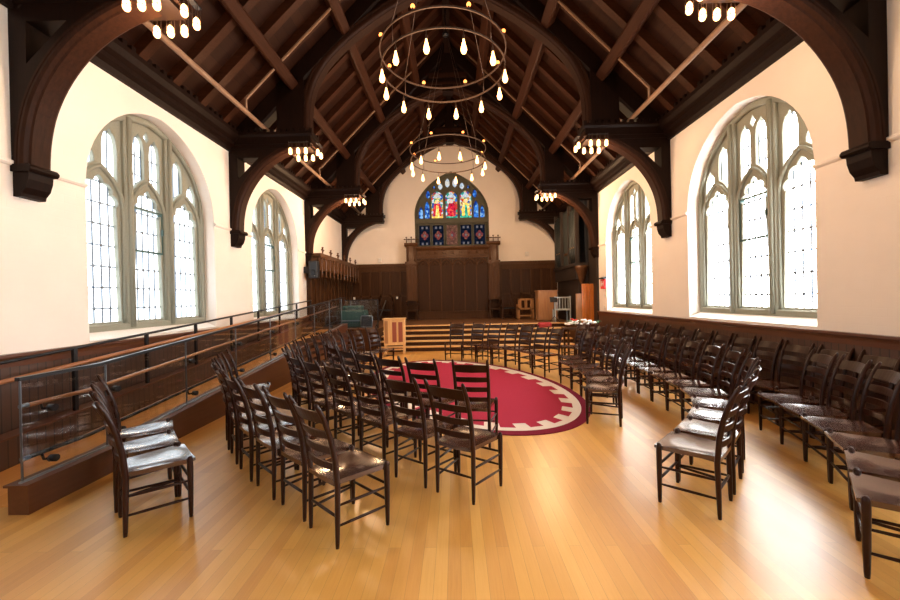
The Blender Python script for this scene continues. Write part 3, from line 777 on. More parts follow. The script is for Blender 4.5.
def make_guard():
    root = empty('glass_guard', (-3.61, 3.1, .25)); L = root.location
    T = lambda x, y, z: (x-L.x, y-L.y, z-L.z)
    jy = [3.1, 3.87]+[3.87+1.166*k for k in range(1, 8)]
    cz = lambda y: cz0(y)
    fs = [(0, 1, 2, 3), (7, 6, 5, 4), (0, 4, 5, 1), (1, 5, 6, 2), (2, 6, 7, 3), (3, 7, 4, 0)]
    for a, b in zip(jy, jy[1:]):
        m = MB(); vs = []
        for yy, e in ((a, .006), (b, -.006)):
            for x, z in ((-3.617, cz(yy)), (-3.603, cz(yy)), (-3.603, cz(yy)+.845), (-3.617, cz(yy)+.845)): vs.append(T(x, yy+e, z))
        m.add(vs, fs); m.build('glass_panel', M['glass'], root)
        m = MB(); m.box(-3.619-L.x, -3.601-L.x, b-L.y-.003, b-L.y+.003, cz(b)-L.z, cz(b)+.84-L.z); m.build('panel_clip', M['steel'], root)
    m = MB(); m.box(-3.619-L.x, -3.601-L.x, -.004, .002, 0, .84); m.build('panel_clip', M['steel'], root)
    for off, hw, hh, nm, mt in ((.845, .022, .03, 'top_rail', 'iron'), (.0, .012, .016, 'base_channel', 'pale_steel')):
        m = MB(); pts = [3.08, 3.8, 12.03]; vs = []
        for yy in pts:
            z = cz(yy)+off
            vs += [T(-3.61-hw, yy, z), T(-3.61+hw, yy, z), T(-3.61+hw, yy, z+hh), T(-3.61-hw, yy, z+hh)]
        f2 = [(3, 2, 1, 0), (8, 9, 10, 11)]+[(i*4+k, i*4+(k+1) % 4, i*4+4+(k+1) % 4, i*4+4+k) for i in range(2) for k in range(4)]
        m.add(vs, f2); m.build(nm, M[mt], root)
    for off, mt in ((.605, 'rail_wood'), (.155, 'iron')):
        m = MB(); m.tube([T(-3.72, yy, cz(yy)+off) for yy in (3.24, 3.8, 11.9)], .019, 8); h = m.build('handrail', M[mt], root)
        m = MB(); m.tube([T(-3.72, 3.19, cz(3)+off), T(-3.72, 3.25, cz(3.16)+off)], .021, 8); m.build('rail_end', M['steel'], h)
        for a, b in zip(jy[1:], jy[2:]):
            yy = a+.12-(.0 if off > .5 else -.05)
            m = MB(); m.tube([T(-3.62, yy, cz(yy)+off-.05), T(-3.70, yy, cz(yy)+off-.06), T(-3.72, yy, cz(yy)+off-.015)], .011, 6)
            m.tube([T(-3.585, yy, cz(yy)+off-.05), T(-3.64, yy, cz(yy)+off-.05)], .032, 10)
            m.build('rail_bracket', M['iron'], root)
        yy = 3.35
        m = MB(); m.tube([T(-3.62, yy, cz(yy)+off-.05), T(-3.70, yy, cz(yy)+off-.06), T(-3.72, yy, cz(yy)+off-.015)], .011, 6)
        m.tube([T(-3.585, yy, cz(yy)+off-.05), T(-3.64, yy, cz(yy)+off-.05)], .032, 10); m.build('rail_bracket', M['iron'], root)
    # return across the landing
    for a, b in ((-3.6, -3.09), (-3.07, -2.56)):
        m = MB(); m.box(a-L.x, b-L.x, 12.43-L.y, 12.444-L.y, STAGE-L.z, STAGE+.92-L.z); m.build('glass_panel', M['glass'], root)
    m = MB(); m.box(-3.63-L.x, -2.53-L.x, 12.415-L.y, 12.46-L.y, STAGE+.92-L.z, STAGE+.95-L.z); m.build('top_rail', M['iron'], root)
    m = MB(); m.box(-2.56-L.x, -2.525-L.x, 12.415-L.y, 12.46-L.y, STAGE-L.z, STAGE+.93-L.z); m.box(-3.63-L.x, -3.6-L.x, 12.03-L.y, 12.46-L.y, cz(12.03)+.845-L.z, cz(12.03)+.875-L.z); m.build('end_post', M['iron'], root)
    m = MB(); m.tube([T(-2.5, 13.7, STAGE+.9), T(-2.5, 12.1, .92), T(-2.5, 11.95, .9)], .02, 8); m.tube([T(-2.5, 12.05, .02), T(-2.5, 12.05, .91)], .016, 8); m.build('stair_handrail', M['iron'], root)
    return root
tag(make_guard(), 'long clear glass guard with dark top rail on the ramp curb', 'railing')

def make_wall_rail():
    root = empty('ramp_wall_railing', (-4.66, 3.5, 0)); L = root.location
    T = lambda x, y, z: (x-L.x, y-L.y, z-L.z)
    tz = lambda y: 1.135+.0705*(y-3.8)
    for k in range(9):
        yy = 3.5+1.09*k
        m = MB(); m.box(-.018, .018, yy-.022-L.y, yy+.022-L.y, rz(yy)+.3, tz(yy)); m.build('post', M['iron'], root)
    m = MB(); m.tube([T(-4.66, yy, tz(yy)) for yy in (2.6, 12.3)], .018, 8); m.build('top_rail', M['iron'], root)
    m = MB(); m.tube([T(-4.58, yy, tz(yy)-.18) for yy in (2.6, 12.3)], .024, 10); h = m.build('handrail', M['rail_wood'], root)
    for k in range(9):
        yy = 3.5+1.09*k; m = MB(); m.tube([T(-4.66, yy, tz(yy)-.22), T(-4.59, yy, tz(yy)-.22), T(-4.58, yy, tz(yy)-.19)], .008, 6); m.build('rail_bracket', M['iron'], h)
    return root
tag(make_wall_rail(), 'black post railing with round wooden handrail beside the wainscot', 'railing')

# ------------------------------------------------------------------ oval rug with a stepped ivory border
def make_rug():
    cx, cy, a, b, t = .077, 7.604, 1.777, 3.066, .3813
    root = empty('oval_rug', (cx, cy, 0), t)
    def E(k, ang): return (k[0]*math.cos(ang), k[1]*math.sin(ang))
    n = 120
    o = [E((a, b), 2*math.pi*i/n) for i in range(n)]
    i1 = [E((a-.11, b-.15), 2*math.pi*i/n) for i in range(n)]
    plate('rug_edge', [o, i1], .001, .011, M['rug_edge'], root, fn=lambda u, v, d: (u, v, d))
    stp_ = []; T = 26
    for i in range(T):
        for f, kk in ((0, .25), (.5, .25), (.5, .41), (1, .41)):
            ang = 2*math.pi*(i+f)/T; stp_.append(E((a-kk, b-kk*1.05), ang+1e-4*(kk > .3)))
    plate('rug_border', [i1, stp_], .001, .0115, M['rug_white'], root, fn=lambda u, v, d: (u, v, d))
    plate('rug_field', [stp_], .001, .011, M['rug'], root, fn=lambda u, v, d: (u, v, d))
    return root
tag(make_rug(), 'oval crimson rug with stepped ivory border on the floor', 'rug')

# ------------------------------------------------------------------ ladder-back chair
def make_chair():
    root = empty('ladder_back_chair')
    def py(z):                                       # y of the rear post at height z
        pts = [(0, -.205), (.42, -.195), (.6, -.21), (.75, -.238), (.9, -.285), (1.03, -.35)]
        for (z0, y0), (z1, y1) in zip(pts, pts[1:]):
            if z <= z1: return y0+(y1-y0)*(z-z0)/(z1-z0)
        return -.35
    for sx in (-1, 1):
        zs = [0, .03, .2, .42, .52, .6, .68, .76, .84, .92, .98, 1.015, 1.025]
        rs = [.013, .015, .019, .0205, .021, .021, .0205, .020, .0195, .0185, .017, .013, .006]
        m = MB(); m.tube([(sx*(.185+.012*max(0, z-.5)), py(z), z) for z in zs], rs, 8); m.build('leg', M['chair'], root)
        zs = [0, .03, .2, .40, .45, .475, .485]; rs = [.013, .0155, .020, .0225, .0215, .018, .008]
        m = MB(); m.tube([(sx*(.228+.006*z), .195, z) for z in zs], rs, 8); m.build('leg', M['chair'], root)
    # dished plank seat
    nx, ny = 10, 8; vs = []; fs = []
    for lay in (0, 1):
        for j in range(ny+1):
            tt = j/ny; yy = -.215+.45*tt; hw = .172+.058*tt
            if j == ny: hw -= .012
            for i in range(nx+1):
                s = -1+2*i/nx
                dish = -.022*(1-s*s)*math.sin(math.pi*min(1, tt*.95+.05)) + .004*abs(s)
                roll = -.004 if tt > .99 else 0
                z = .458+dish+roll if lay == 0 else .424+dish*.7+ (.008 if tt > .99 else 0)
                vs.append((s*hw, yy, z))
    W = nx+1; off = W*(ny+1)
    for j in range(ny):
        for i in range(nx):
            k = j*W+i; fs.append((k, k+1, k+W+1, k+W)); fs.append((off+k+W, off+k+W+1, off+k+1, off+k))
    m = MB(); m.add(vs, fs, True)                    # smooth top and underside, crisp edges of their own
    rimi = [i for i in range(W)]+[j*W+nx for j in range(1, ny+1)]+[ny*W+i for i in range(nx-1, -1, -1)]+[j*W for j in range(ny-1, 0, -1)]
    nr_ = len(rimi); rv = [vs[i] for i in rimi]+[vs[off+i] for i in rimi]
    m.add(rv, [((i+1) % nr_, i, nr_+i, nr_+(i+1) % nr_) for i in range(nr_)], False)
    m.build('seat', M['seat'], root)
    for zc, hh in ((.918, .082), (.79, .054), (.675, .05), (.56, .046)):
        m = MB(); vs = []; fs = []; n = 10
        hwid = .187+.012*(zc-.5)
        for i in range(n+1):
            s = -1+2*i/n; bow = -.034*(1-s*s)
            crown = (.012 if hh > .08 else .006)*(1-s*s)
            for dy, zz in ((.006, -hh/2), (.006, hh/2+crown), (-.006, hh/2+crown), (-.006, -hh/2)):
                vs.append((s*hwid, py(zc+zz)+bow+dy, zc+zz))
        for i in range(n):
            for k in range(4): fs.append((i*4+k, i*4+(k+1) % 4, i*4+4+(k+1) % 4, i*4+4+k))
        fs += [(3, 2, 1, 0), (n*4, n*4+1, n*4+2, n*4+3)]
        m.add(vs, fs, False); m.build('slat', M['chair'], root)
    rg = [((-.229, .195, .19), (.229, .195, .19)), ((-.229, .195, .31), (.229, .195, .31)), ((-.187, -.198, .21), (.187, -.198, .21))]
    for sx in (-1, 1): rg += [((sx*.186, -.2, .15), (sx*.229, .195, .15)), ((sx*.186, -.197, .29), (sx*.229, .195, .29))]
    for a, b in rg:
        a, b = Vector(a), Vector(b); m = MB(); m.tube([a, a.lerp(b, .3), a.lerp(b, .7), b], [.009, .0115, .0115, .009], 6); m.build('rung', M['chair'], root)
    return root
chair0 = make_chair(); nch = [0]
def chair(x, y, ang, label, group):
    o = chair0 if nch[0] == 0 else copy_tree(chair0); nch[0] += 1
    o.location = (x, y, 0); o.rotation_euler = (0, 0, R(ang-90)); tag(o, label, 'chair', group)
def from_rear(p, ang, d=.2): return p[0]+d*math.cos(R(ang)), p[1]+d*math.sin(R(ang))
def from_front(p, ang, d=.2): return p[0]-d*math.cos(R(ang)), p[1]-d*math.sin(R(ang))

def spread(rows, d, need=.47):
    """push chairs along their row until the front corners of neighbours only touch"""
    out = []; off = Vector((0, 0))
    for x, y, a in rows:
        p = Vector((x, y))+off
        if out:
            px, py_, pa = out[-1]
            f = lambda q, an, side: Vector(q)+Vector((math.cos(R(an)), math.sin(R(an))))*d+Vector((-math.sin(R(an)), math.cos(R(an))))*(.5*need*side)
            row = Vector((-math.sin(R((a+pa)/2)), math.cos(R((a+pa)/2))))
            gap = (f(p, a, -1)-f((px, py_), pa, 1)).dot(row)
            if gap < 0: off -= row*gap; p -= row*gap
        out.append((p.x, p.y, a))
    return out
# trio beside the start of the ramp
for i, (x, y, a) in enumerate(spread([(-2.45, 3.04, 45.7), (-2.79, 3.36, 43), (-3.1, 3.72, 38)], .2)):
    chair(x, y, a, 'dark ladder-back chair in the trio of chairs by the ramp curb end, '+['nearest the camera', 'middle one', 'touching the curb'][i], 'trio of chairs by the ramp curb')
# rows on the ramp side: centres of the rear legs and the way each chair faces
rowB = [(-.98, 2.73, 48.5), (-1.34, 3.06, 49), (-1.73, 3.39, 47), (-2.1, 3.74, 43), (-2.45, 4.14, 38), (-2.76, 4.54, 34), (-3.0, 4.98, 28), (-3.18, 5.45, 22)]
rowC = [(-.035, 3.25, 55.7), (-.45, 3.54, 54), (-.89, 3.93, 51), (-1.29, 4.3, 48), (-1.69, 4.66, 45), (-2.04, 5.05, 41), (-2.34, 5.5, 34), (-2.55, 5.99, 24), (-2.68, 6.49, 14), (-2.76, 6.99, 7), (-2.80, 7.49, 2), (-2.82, 7.99, 0), (-2.80, 8.49, -4), (-2.75, 8.98, -8)]
rowD = [(.17, 4.32, 79), (-.34, 4.5, 64), (-.74, 4.78, 58), (-1.14, 5.22, 50), (-1.49, 5.6, 44), (-1.81, 6.02, 36), (-2.05, 6.48, 26), (-2.22, 6.98, 14), (-2.31, 7.48, 6), (-2.36, 7.98, 0), (-2.34, 8.48, -6), (-2.24, 8.95, -16), (-2.02, 9.38, -30)]
def rowlabel(i, n, base, near='entrance end'):
    return f'dark ladder-back chair, {ORD(i)} from the {near} of {base}'
for i, (x, y, a) in enumerate(spread(rowB, .4)): chair(*from_rear((x, y), a), a, rowlabel(i, 8, 'the outer row by the ramp'), 'chairs in the outer row by the ramp')
for i, (x, y, a) in enumerate(spread(rowC, .4)): chair(*from_rear((x, y), a), a, rowlabel(i, 14, 'the middle row by the ramp'), 'chairs in the middle row by the ramp')
for i, (x, y, a) in enumerate(spread(rowD, .4)): chair(*from_rear((x, y), a), a, rowlabel(i, 13, 'the rug-side row by the ramp'), 'chairs round the rug, ramp side')
# rows on the alarm side, from the front legs
def legs_row(pts, pushes=None):
    out = []
    for k, (p, r) in enumerate(zip(pts, pts[1:])):
        c = ((p[0]+r[0])/2, (p[1]+r[1])/2); d = (r[0]-p[0], r[1]-p[1])
        a = math.degrees(math.atan2(d[1], d[0]))+90          # points listed from far to near on the right: face left of travel
        out.append((c, a))
    return out
def facing_in(c, a, tgt):
    v = (tgt[0]-c[0], tgt[1]-c[1])
    return a if v[0]*math.cos(R(a))+v[1]*math.sin(R(a)) > 0 else a+180
R1 = [(-.29, 10.5), (.12, 10.4), (.52, 10.08), (.89, 9.73), (1.19, 9.31), (1.45, 8.9), (1.67, 8.46), (1.84, 8.02)]
R1b = [(2.01, 7.47), (2.08, 6.98), (2.09, 6.48), (2.03, 5.97), (1.91, 5.5), (1.71, 5.08)]
r1 = legs_row(R1)+[((2.2, 7.78), 190)]+legs_row(R1b)
r1 = r1[::-1]
for i, (c, a) in enumerate(r1):
    a = facing_in(c, a, (0, 7.5)); chair(*from_front(c, a), a, rowlabel(i, 13, 'the rug-side row facing the ramp'), 'chairs round the rug, facing the ramp')
R2 = [(2.62, 9.6), (2.83, 9.12), (2.97, 8.62), (3.06, 8.12), (3.1, 7.62), (3.12, 7.12), (3.11, 6.61), (3.08, 6.09), (3.05, 5.6), (2.99, 5.12), (2.86, 4.65), (2.62, 4.22), (2.31, 3.83), (1.98, 3.48), (1.62, 3.13)]
for i, (c, a) in enumerate(legs_row(R2)[::-1]):
    a = facing_in(c, a, (0, 6.5)); chair(*from_front(c, a), a, rowlabel(i, 14, 'the middle row facing the ramp'), 'chairs in the middle row facing the ramp')
R3 = [(3.72, 4.75), (3.6, 4.3), (3.46, 3.86), (3.28, 3.42), (3.04, 3.0), (2.71, 2.64), (2.38, 2.27)]
for i, (c, a) in enumerate(legs_row(R3)[::-1]):
    a = facing_in(c, a, (0, 6.)); chair(*from_front(c, a), a, rowlabel(i, 6, 'the outer row before the wall chairs'), 'chairs in the outer row before the wall')
for i in range(14):
    chair(4.275, 4.21+.485*i, 180+((i*37) % 5-2)*.8, rowlabel(i, 14, 'the row backed against the wainscot'), 'chairs backed against the wainscot')

# ------------------------------------------------------------------ far wall: panelling, carved screen
def make_panelling():
    root = empty('wall_panelling', (X0, YB, STAGE)); T = lambda x, y, z: (x-X0, y-YB, z-STAGE)
    m = MB(); m.box(WL-X0, WR-X0, -.05, -.002, 0, 2.5); m.build('panel_field', M['panel_dark'], root)
    x = WL+.05
    while x < WR:
        if not (-2.2 < x < 2.0): MB().box(x-.045-X0, x+.045-X0, -.09, -.04, .1, 2.4).build('stile', M['panel'], root)
        x += .46
    m = MB(); m.box(WL-X0, WR-X0, -.1, -.04, 2.2, 2.44); m.box(WL-X0, WR-X0, -.1, -.04, 0, .2); m.box(WL-X0, WR-X0, -.09, -.04, 1.05, 1.13); m.build('panel_rail', M['panel'], root)
    m = MB(); m.box(WL-X0, WR-X0, -.15, -.002, 2.44, 2.5); m.box(WL-X0, WR-X0, -.18, -.002, 2.5, 2.56); m.build('cap_moulding', M['carved'], root)
    return root
tag(make_panelling(), 'dark oak panelling along the foot of the gable wall', 'panelling')
def finial(m, x, y, z, s=1.):
    m.lathe([(.03*s, 0), (.018*s, .06*s), (.018*s, .1*s)], (x, y, z), 8)
    for dx, dz, rr in ((0, .28, .035), (-.085, .19, .032), (.085, .19, .032), (0, .12, .03)): m.sphere((x+dx*s, y, z+dz*s), rr*s, 8, 6)
    m.tube([(x-.08*s, y, z+.19*s), (x+.08*s, y, z+.19*s)], .018*s, 6); m.tube([(x, y, z+.1*s), (x, y, z+.27*s)], .018*s, 6)
def make_screen():
    cx = -.09; root = empty('carved_screen', (cx, YB-.05, STAGE))
    m = MB(); m.box(-1.9, 1.9, -.22, -.02, 0, 3.2); m.build('back_panel', M['panel_dark'], root)
    for k in range(7): x = -1.6+3.2*k/6; MB().box(x-.03, x+.03, -.27, -.2, .35, 2.7).build('stile', M['carved'], root)
    m = MB()                                              # row of cusped arches
    for k in range(6):
        xc = -1.6+3.2*(k+.5)/6
        pts = [(xc+.25*math.cos(math.pi*i/12), -.25, 2.42+.28*arch(math.cos(math.pi*i/12))) for i in range(13)]
        m.tube(pts, .032, 6); m.tube([(xc-.1, -.25, 2.45), (xc, -.25, 2.58), (xc+.1, -.25, 2.45)], .022, 6)
    m.build('arcade', M['carved'], root)
    m = MB(); m.box(-1.7, 1.7, -.3, -.2, 2.74, 2.86); m.box(-1.72, 1.72, -.34, -.2, 2.86, 2.9); m.box(-1.7, 1.7, -.3, -.2, 2.9, 3.1); m.prism([(-.2, 3.1), (-.34, 3.1), (-.42, 3.2), (-.42, 3.27), (-.2, 3.27)], lambda u, v, d: (d, u, v), -1.75, 1.75)
    for k in range(9): m.cbox((-1.5+3.*k/8, -.31, 3.0), (.14, .05, .12), .02)
    m.build('cornice', M['carved'], root)
    m = MB(); m.box(-1.75, 1.75, -.34, -.2, 0, .3); m.box(-1.75, 1.75, -.38, -.2, .3, .36); m.build('plinth', M['panel'], root)
    for sx in (-1, 1):
        xc = sx*1.84
        m = MB(); m.box(xc-.24, xc+.24, -.42, -.02, .85, 2.55); m.box(xc-.28, xc+.28, -.46, -.02, 2.5, 2.6); m.box(xc-.22, xc+.22, -.4, -.02, 2.6, 3.3); m.prism([(-.02, 3.3), (-.42, 3.3), (-.48, 3.36), (-.48, 3.44), (-.02, 3.44)], lambda u, v, d, xc=xc: (xc+d, u, v), -.3, .3)
        m.build('tower', M['carved'], root)
        m = MB()
        for dx in (-.17, 0, .17): m.box(xc+dx-.018, xc+dx+.018, -.46, -.38, .9, 2.5)
        for dx in (-.15, .15):
            m.lathe([(.035, 2.62), (.028, 2.8), (.035, 3.2), (.05, 3.28)], (xc+dx, -.42, 0), 8)
            m.tube([(xc+dx+.08*math.cos(math.pi*i/8), -.43, 2.3+.12*arch(math.cos(math.pi*i/8))) for i in range(9)], .018, 6)
        m.build('buttress', M['carved'], root)
        for dx in (-.22, 0, .22):
            m = MB(); finial(m, xc+dx, -.3, 3.43, 1.); m.build('finial', M['carved'], root)
        m = MB(); m.box(xc-.28, xc+.28, -.62, -.02, .38, .46); m.box(xc-.28, xc-.2, -.6, -.5, 0, .7); m.box(xc+.2, xc+.28, -.6, -.5, 0, .7); m.box(xc-.28, xc-.2, -.6, -.05, .66, .74); m.box(xc+.2, xc+.28, -.6, -.05, .66, .74); m.box(xc-.26, xc+.26, -.14, -.02, 0, .9)
        m.sphere((xc-.24, -.55, .8), .06); m.sphere((xc+.24, -.55, .8), .06)
        m.build('stall_seat', M['panel_dark'], root)
    return root
tag(make_screen(), 'carved oak screen with crested end towers below the stained glass', 'screen')
def make_canopy():
    root = empty('stall_canopy', (WL, 15.0, STAGE)); 
    m = MB(); m.box(.002, .12, -2.6, 2.42, 0, 2.4); m.build('stall_back', M['panel_dark'], root)
    for k in range(13): y = -2.55+4.9*k/12; MB().box(.11, .16, y-.035, y+.035, .1, 1.8).build('stile', M['panel'], root)
    m = MB(); m.box(.002, .5, -2.6, 2.42, 2.36, 2.5); m.box(.36, .46, -2.6, 2.42, 1.95, 2.4); m.box(.002, .4, -2.6, -2.54, 1.95, 2.4); m.build('canopy', M['carved'], root)
    for k in range(12):
        y = -2.45+4.7*k/11; m = MB()
        m.lathe([(.004, 1.68), (.04, 1.75), (.03, 1.84), (.05, 1.98), (.05, 2.32), (.06, 2.38)], (.46, y, 0), 8)
        m.build('pendant', M['carved'], root)
    for k in range(6):
        m = MB(); y = -2.2+.84*k
        m2 = MB(); finial(m2, 0, 0, 0, 1.15); m.add([(.42+vx*.0+vy, y+.8*vx, 2.48+.75*vz) for vx, vy, vz in m2.v], m2.f, True)
        m.build('finial', M['carved'], root)
    return root
tag(make_canopy(), 'dark carved stall canopy with crosses along the ramp-side chancel wall', 'canopy')
# speaker on the wall
sp = empty('wall_speaker', (WL+.32, 12.25, 2.42)); tag(sp, 'black loudspeaker box fixed below the crested canopy', 'speaker')
MB().cbox((0, 0, .3), (.28, .26, .56), .03).build('cabinet', M['black'], sp); MB().box(-.318, -.14, -.05, .05, .2, .4).build('bracket', M['iron'], sp)
MB().lathe([(.11, 0), (.1, .012), (.03, .004)], n=14).build('speaker_cone', M['iron'], sp)
for ch in sp.children:
    if ch.name.startswith('speaker_cone'): ch.rotation_euler = (R(90), 0, 0); ch.location = (0, -.13, .2)
MB().sphere((.06, -.132, .1), .014).build('indicator', M['white'], sp)
# small fittings on the gable wall and panelling
for x, z, nm, lab, cat in ((-3.43, 3.52, 'wall_sensor', 'small white sensor box on the gable wall, stall side', 'sensor'), (3.3, 3.66, 'wall_sensor', 'small white sensor box on the gable wall, organ side', 'sensor'), (-4.62, 1.79, 'light_switch', 'tiny white switch in the panelling corner by the stalls', 'switch'), (-2.66, 1.79, 'light_switch', 'tiny white switch in the panelling beside the carved screen', 'switch')):
    yy = YB if z > 3 else YB-.05
    tag(MB().cbox((x, yy-.04, z), (.16 if z > 3 else .09, .08, .2 if z > 3 else .12), .02).build(nm, M['white']), lab, cat)

# ------------------------------------------------------------------ organ on the alarm-side chancel wall
def make_organ():
    root = empty('pipe_organ', (WR, 14.45, STAGE))
    m = MB(); m.box(-.5, -.002, -1.3, 1.45, 1.5, 2.0); m.box(-.4, -.002, -1.3, 1.45, 0, 1.5); m.box(-.55, -.002, -1.34, 1.48, 1.95, 2.06); m.build('case', M['organ_case'], root)
    m = MB(); m.box(-.07, -.002, -2.03, -1.3, 0, 4.45); m.build('side_board', M['organ_case'], root)
    m = MB(); m.box(-.16, -.002, -1.28, 1.43, 2.05, 4.4); m.build('back_board', M['black'], root)
    for y in (-1.27, -.42, .55, 1.40): MB().box(-.5, -.38, y-.05, y+.05, 2.05, 4.2).build('post', M['organ_case'], root)
    m = MB(); m.box(-.4, -.37, -.36, .5, 2.1, 4.1); m.build('swell_panel', M['organ_cloth'], root)
    m = MB(); m.tube([(-.41, -.3+.1*k, 2.45+.09*(k % 2)) for k in range(8)], .022, 6); m.build('carved_trim', M['carved'], root)
    def pipe(x, y, r, z0, z1):
        m = MB(); m.lathe([(r*.35, z0), (r, z0+.45), (r, z1), (r*.9, z1), (r*.85, z1-.05)], (x, y, 0), 14)
        p = m.build('organ_pipe', M['organ'], root)
        m = MB(); m.tube([(x-r*.8, y-r*.75, z0+.56), (x-r*.4, y-r*1.02, z0+.56), (x+r*.4, y-r*1.02, z0+.56)], .02, 6); m.build('pipe_mouth', M['gold'], p)
    for k in range(4): pipe(-.42, -1.14+.2*k, .085, 2.06, 4.0-.12*abs(k-1.5))
    for k in range(4): pipe(-.42, .68+.2*k, .085, 2.06, 4.1-.1*abs(k-1.5))
    m = MB(); m.lathe([(.02, 1.15), (.05, 1.25), (.1, 1.42), (.16, 1.65), (.22, 1.85), (.24, 1.95)], (-.3, -1.25, 0), 12); m.build('corbel', M['carved'], root)
    return root
tag(make_organ(), 'dark organ case with tall grey-green pipes beside the stage', 'organ')
def door_panel():
    root = empty('folding_oak_door', (4.40, 12.75, STAGE)); tag(root, 'bright orange oak folding panel under the organ corbel', 'door panel')
    for k in range(3):
        MB().cbox((-.13+.13*k, .03*(k % 2), .66), (.128, .03, 1.32), .008).build('leaf_panel', M['orange_oak'], root)
        for dx in (-.05, .05): MB().box(dx-.008-.13+.13*k, dx+.008-.13+.13*k, .03*(k % 2)-.028, .03*(k % 2)-.014, .06, 1.26).build('stile', M['orange_oak'], root)
    MB().box(.2, .24, -.06, .1, 0, 1.5).build('jamb', M['cap'], root)
door_panel()
def narrow_panel():
    root = empty('narrow_oak_panel', (4.75-.35, 14.0, STAGE)); tag(root, 'narrow brown oak panel standing between organ and orange panel', 'panel')
    root.location = (4.12, 12.8, STAGE)
    MB().cbox((0, 0, .5), (.2, .05, 1.0), .01).build('board', M['oak_mid'], root); MB().box(-.1, .1, -.12, .12, 0, .03).build('foot', M['oak_mid'], root)
narrow_panel()

# ------------------------------------------------------------------ red alarm on the wall
al = empty('fire_alarm', (WR, 11.98, 1.95)); tag(al, 'red fire alarm strobe with black hood on the cream wall', 'fire alarm')
MB().cbox((-.03, 0, .1), (.06, .34, .3), .012).build('housing', M['red'], al)
m = MB(); m.prism([(-.001, .26), (-.11, .26), (-.11, .29), (-.001, .33)], lambda u, v, d: (u, d, v), -.2, .2); m.build('hood', M['black'], al)
m = MB(); m.box(-.068, -.058, -.1, -.05, .03, .2); m.box(-.068, -.058, .05, .1, .03, .2); m.box(-.068, -.058, -.05, .05, .09, .13); m.build('strobe_lens', M['white'], al)
for z, lab in ((1.72, 'small square grey box below the red fire alarm'), (1.33, 'low grey outlet plate below the red fire alarm')):
    tag(MB().cbox((WR-.012, 11.98, z), (.024, .09, .12), .006).build('wall_plate', M['white']), lab, 'wall plate')

# ------------------------------------------------------------------ furniture before and on the stage
lc = empty('oak_lectern', (-1.93, 12.02, 0), R(4)); tag(lc, 'light oak lectern with two red panels before the steps', 'lectern')
MB().cbox((0, 0, .68), (.66, .36, .80), .012).build('cabinet', M['oak'], lc)
MB().cbox((0, -.01, 1.1), (.72, .42, .04), .01).build('top', M['oak'], lc)
for x in (-.0, .19): MB().box(x-.065, x+.065, -.19, -.178, .38, 1.0).build('red_panel', M['red_panel'], lc)
MB().box(-.3, -.2, -.19, -.178, .34, 1.04).build('stile', M['oak_mid'], lc)
for sx in (-1, 1):
    for sy in (-1, 1): MB().box(sx*.29-.03, sx*.29+.03, sy*.14-.03, sy*.14+.03, 0, .3).build('leg', M['oak'], lc)
MB().box(-.29, .29, -.15, -.12, .12, .16).build('stretcher', M['oak'], lc)

def stage_chair(x, y, rz_, name, lab, mt, mt2, w=.62, h=1.1, sh=.46):
    r = empty(name, (x, y, STAGE), rz_); tag(r, lab, 'chair')
    for sx in (-1, 1):
        MB().box(sx*(w/2-.03)-.03, sx*(w/2-.03)+.03, .2, .26, 0, h).build('leg', M[mt], r)
        MB().box(sx*(w/2-.03)-.03, sx*(w/2-.03)+.03, -.26, -.2, 0, sh+.2).build('leg', M[mt], r)
        MB().box(sx*(w/2-.03)-.035, sx*(w/2-.03)+.035, -.28, .24, sh+.2, sh+.24).build('armrest', M[mt], r)
    MB().cbox((0, -.02, sh), (w-.04, .5, .06), .015).build('seat', M[mt2], r)
    MB().box(-w/2, w/2, .2, .25, h-.12, h).build('top_rail', M[mt], r)
    m = MB()
    for k in range(5): x_ = -w/2+.1+(w-.2)*k/4; m.box(x_-.03, x_+.03, .215, .235, sh+.05, h-.1)
    m.build('backrest', M[mt], r)
    MB().box(-w/2, w/2, -.25, -.22, .12, .18).build('stretcher', M[mt], r)
def oak_stool_chair():
    r = empty('oak_armchair', (2.92, 16.1, STAGE), 0); tag(r, 'square light oak chair seen on the stage near the cabinet', 'chair')
    for sx in (-1, 1):
        MB().box(sx*.29-.035, sx*.29+.035, -.24, -.17, 0, .85).build('leg', M['oak_mid'], r); MB().box(sx*.29-.035, sx*.29+.035, .17, .24, 0, .62).build('leg', M['oak_mid'], r)
    MB().cbox((0, 0, .44), (.58, .46, .05), .012).build('seat', M['oak_mid'], r)
    m = MB(); m.box(-.32, .32, -.24, -.18, .78, .86); m.box(-.32, .32, -.24, -.18, .40, .47)
    for x_ in (-.24, 0, .24): m.box(x_-.055, x_+.055, -.235, -.185, .45, .8)
    m.build('backrest', M['oak_mid'], r)
    MB().box(-.28, .28, -.22, -.19, .12, .18).build('stretcher', M['oak_mid'], r)
oak_stool_chair()
stage_chair(2.05+.25, 16.6, R(180), 'dark_armchair', 'dark armchair on the stage beside the light oak chair', 'panel_dark', 'black', .62, .95)
stage_chair(-3.1, 16.9, 0, 'dark_armchair', 'dark armchair on the stage beyond the glass guard', 'panel_dark', 'black', .62, 1.0)
# oak cabinet
cb = empty('oak_cabinet', (3.46, 14.6, STAGE)); tag(cb, 'tall plain oak cabinet on the stage beside the organ', 'cabinet')
MB().cbox((0, 0, .58), (.72, .5, 1.12), .012).build('body', M['oak_mid'], cb)
for x in (-.175, .175): MB().cbox((x, -.255, .58), (.34, .025, 1.05), .006).build('door', M['oak_mid'], cb)
MB().cbox((0, -.02, 1.14), (.78, .56, .04), .008).build('top', M['oak_mid'], cb)
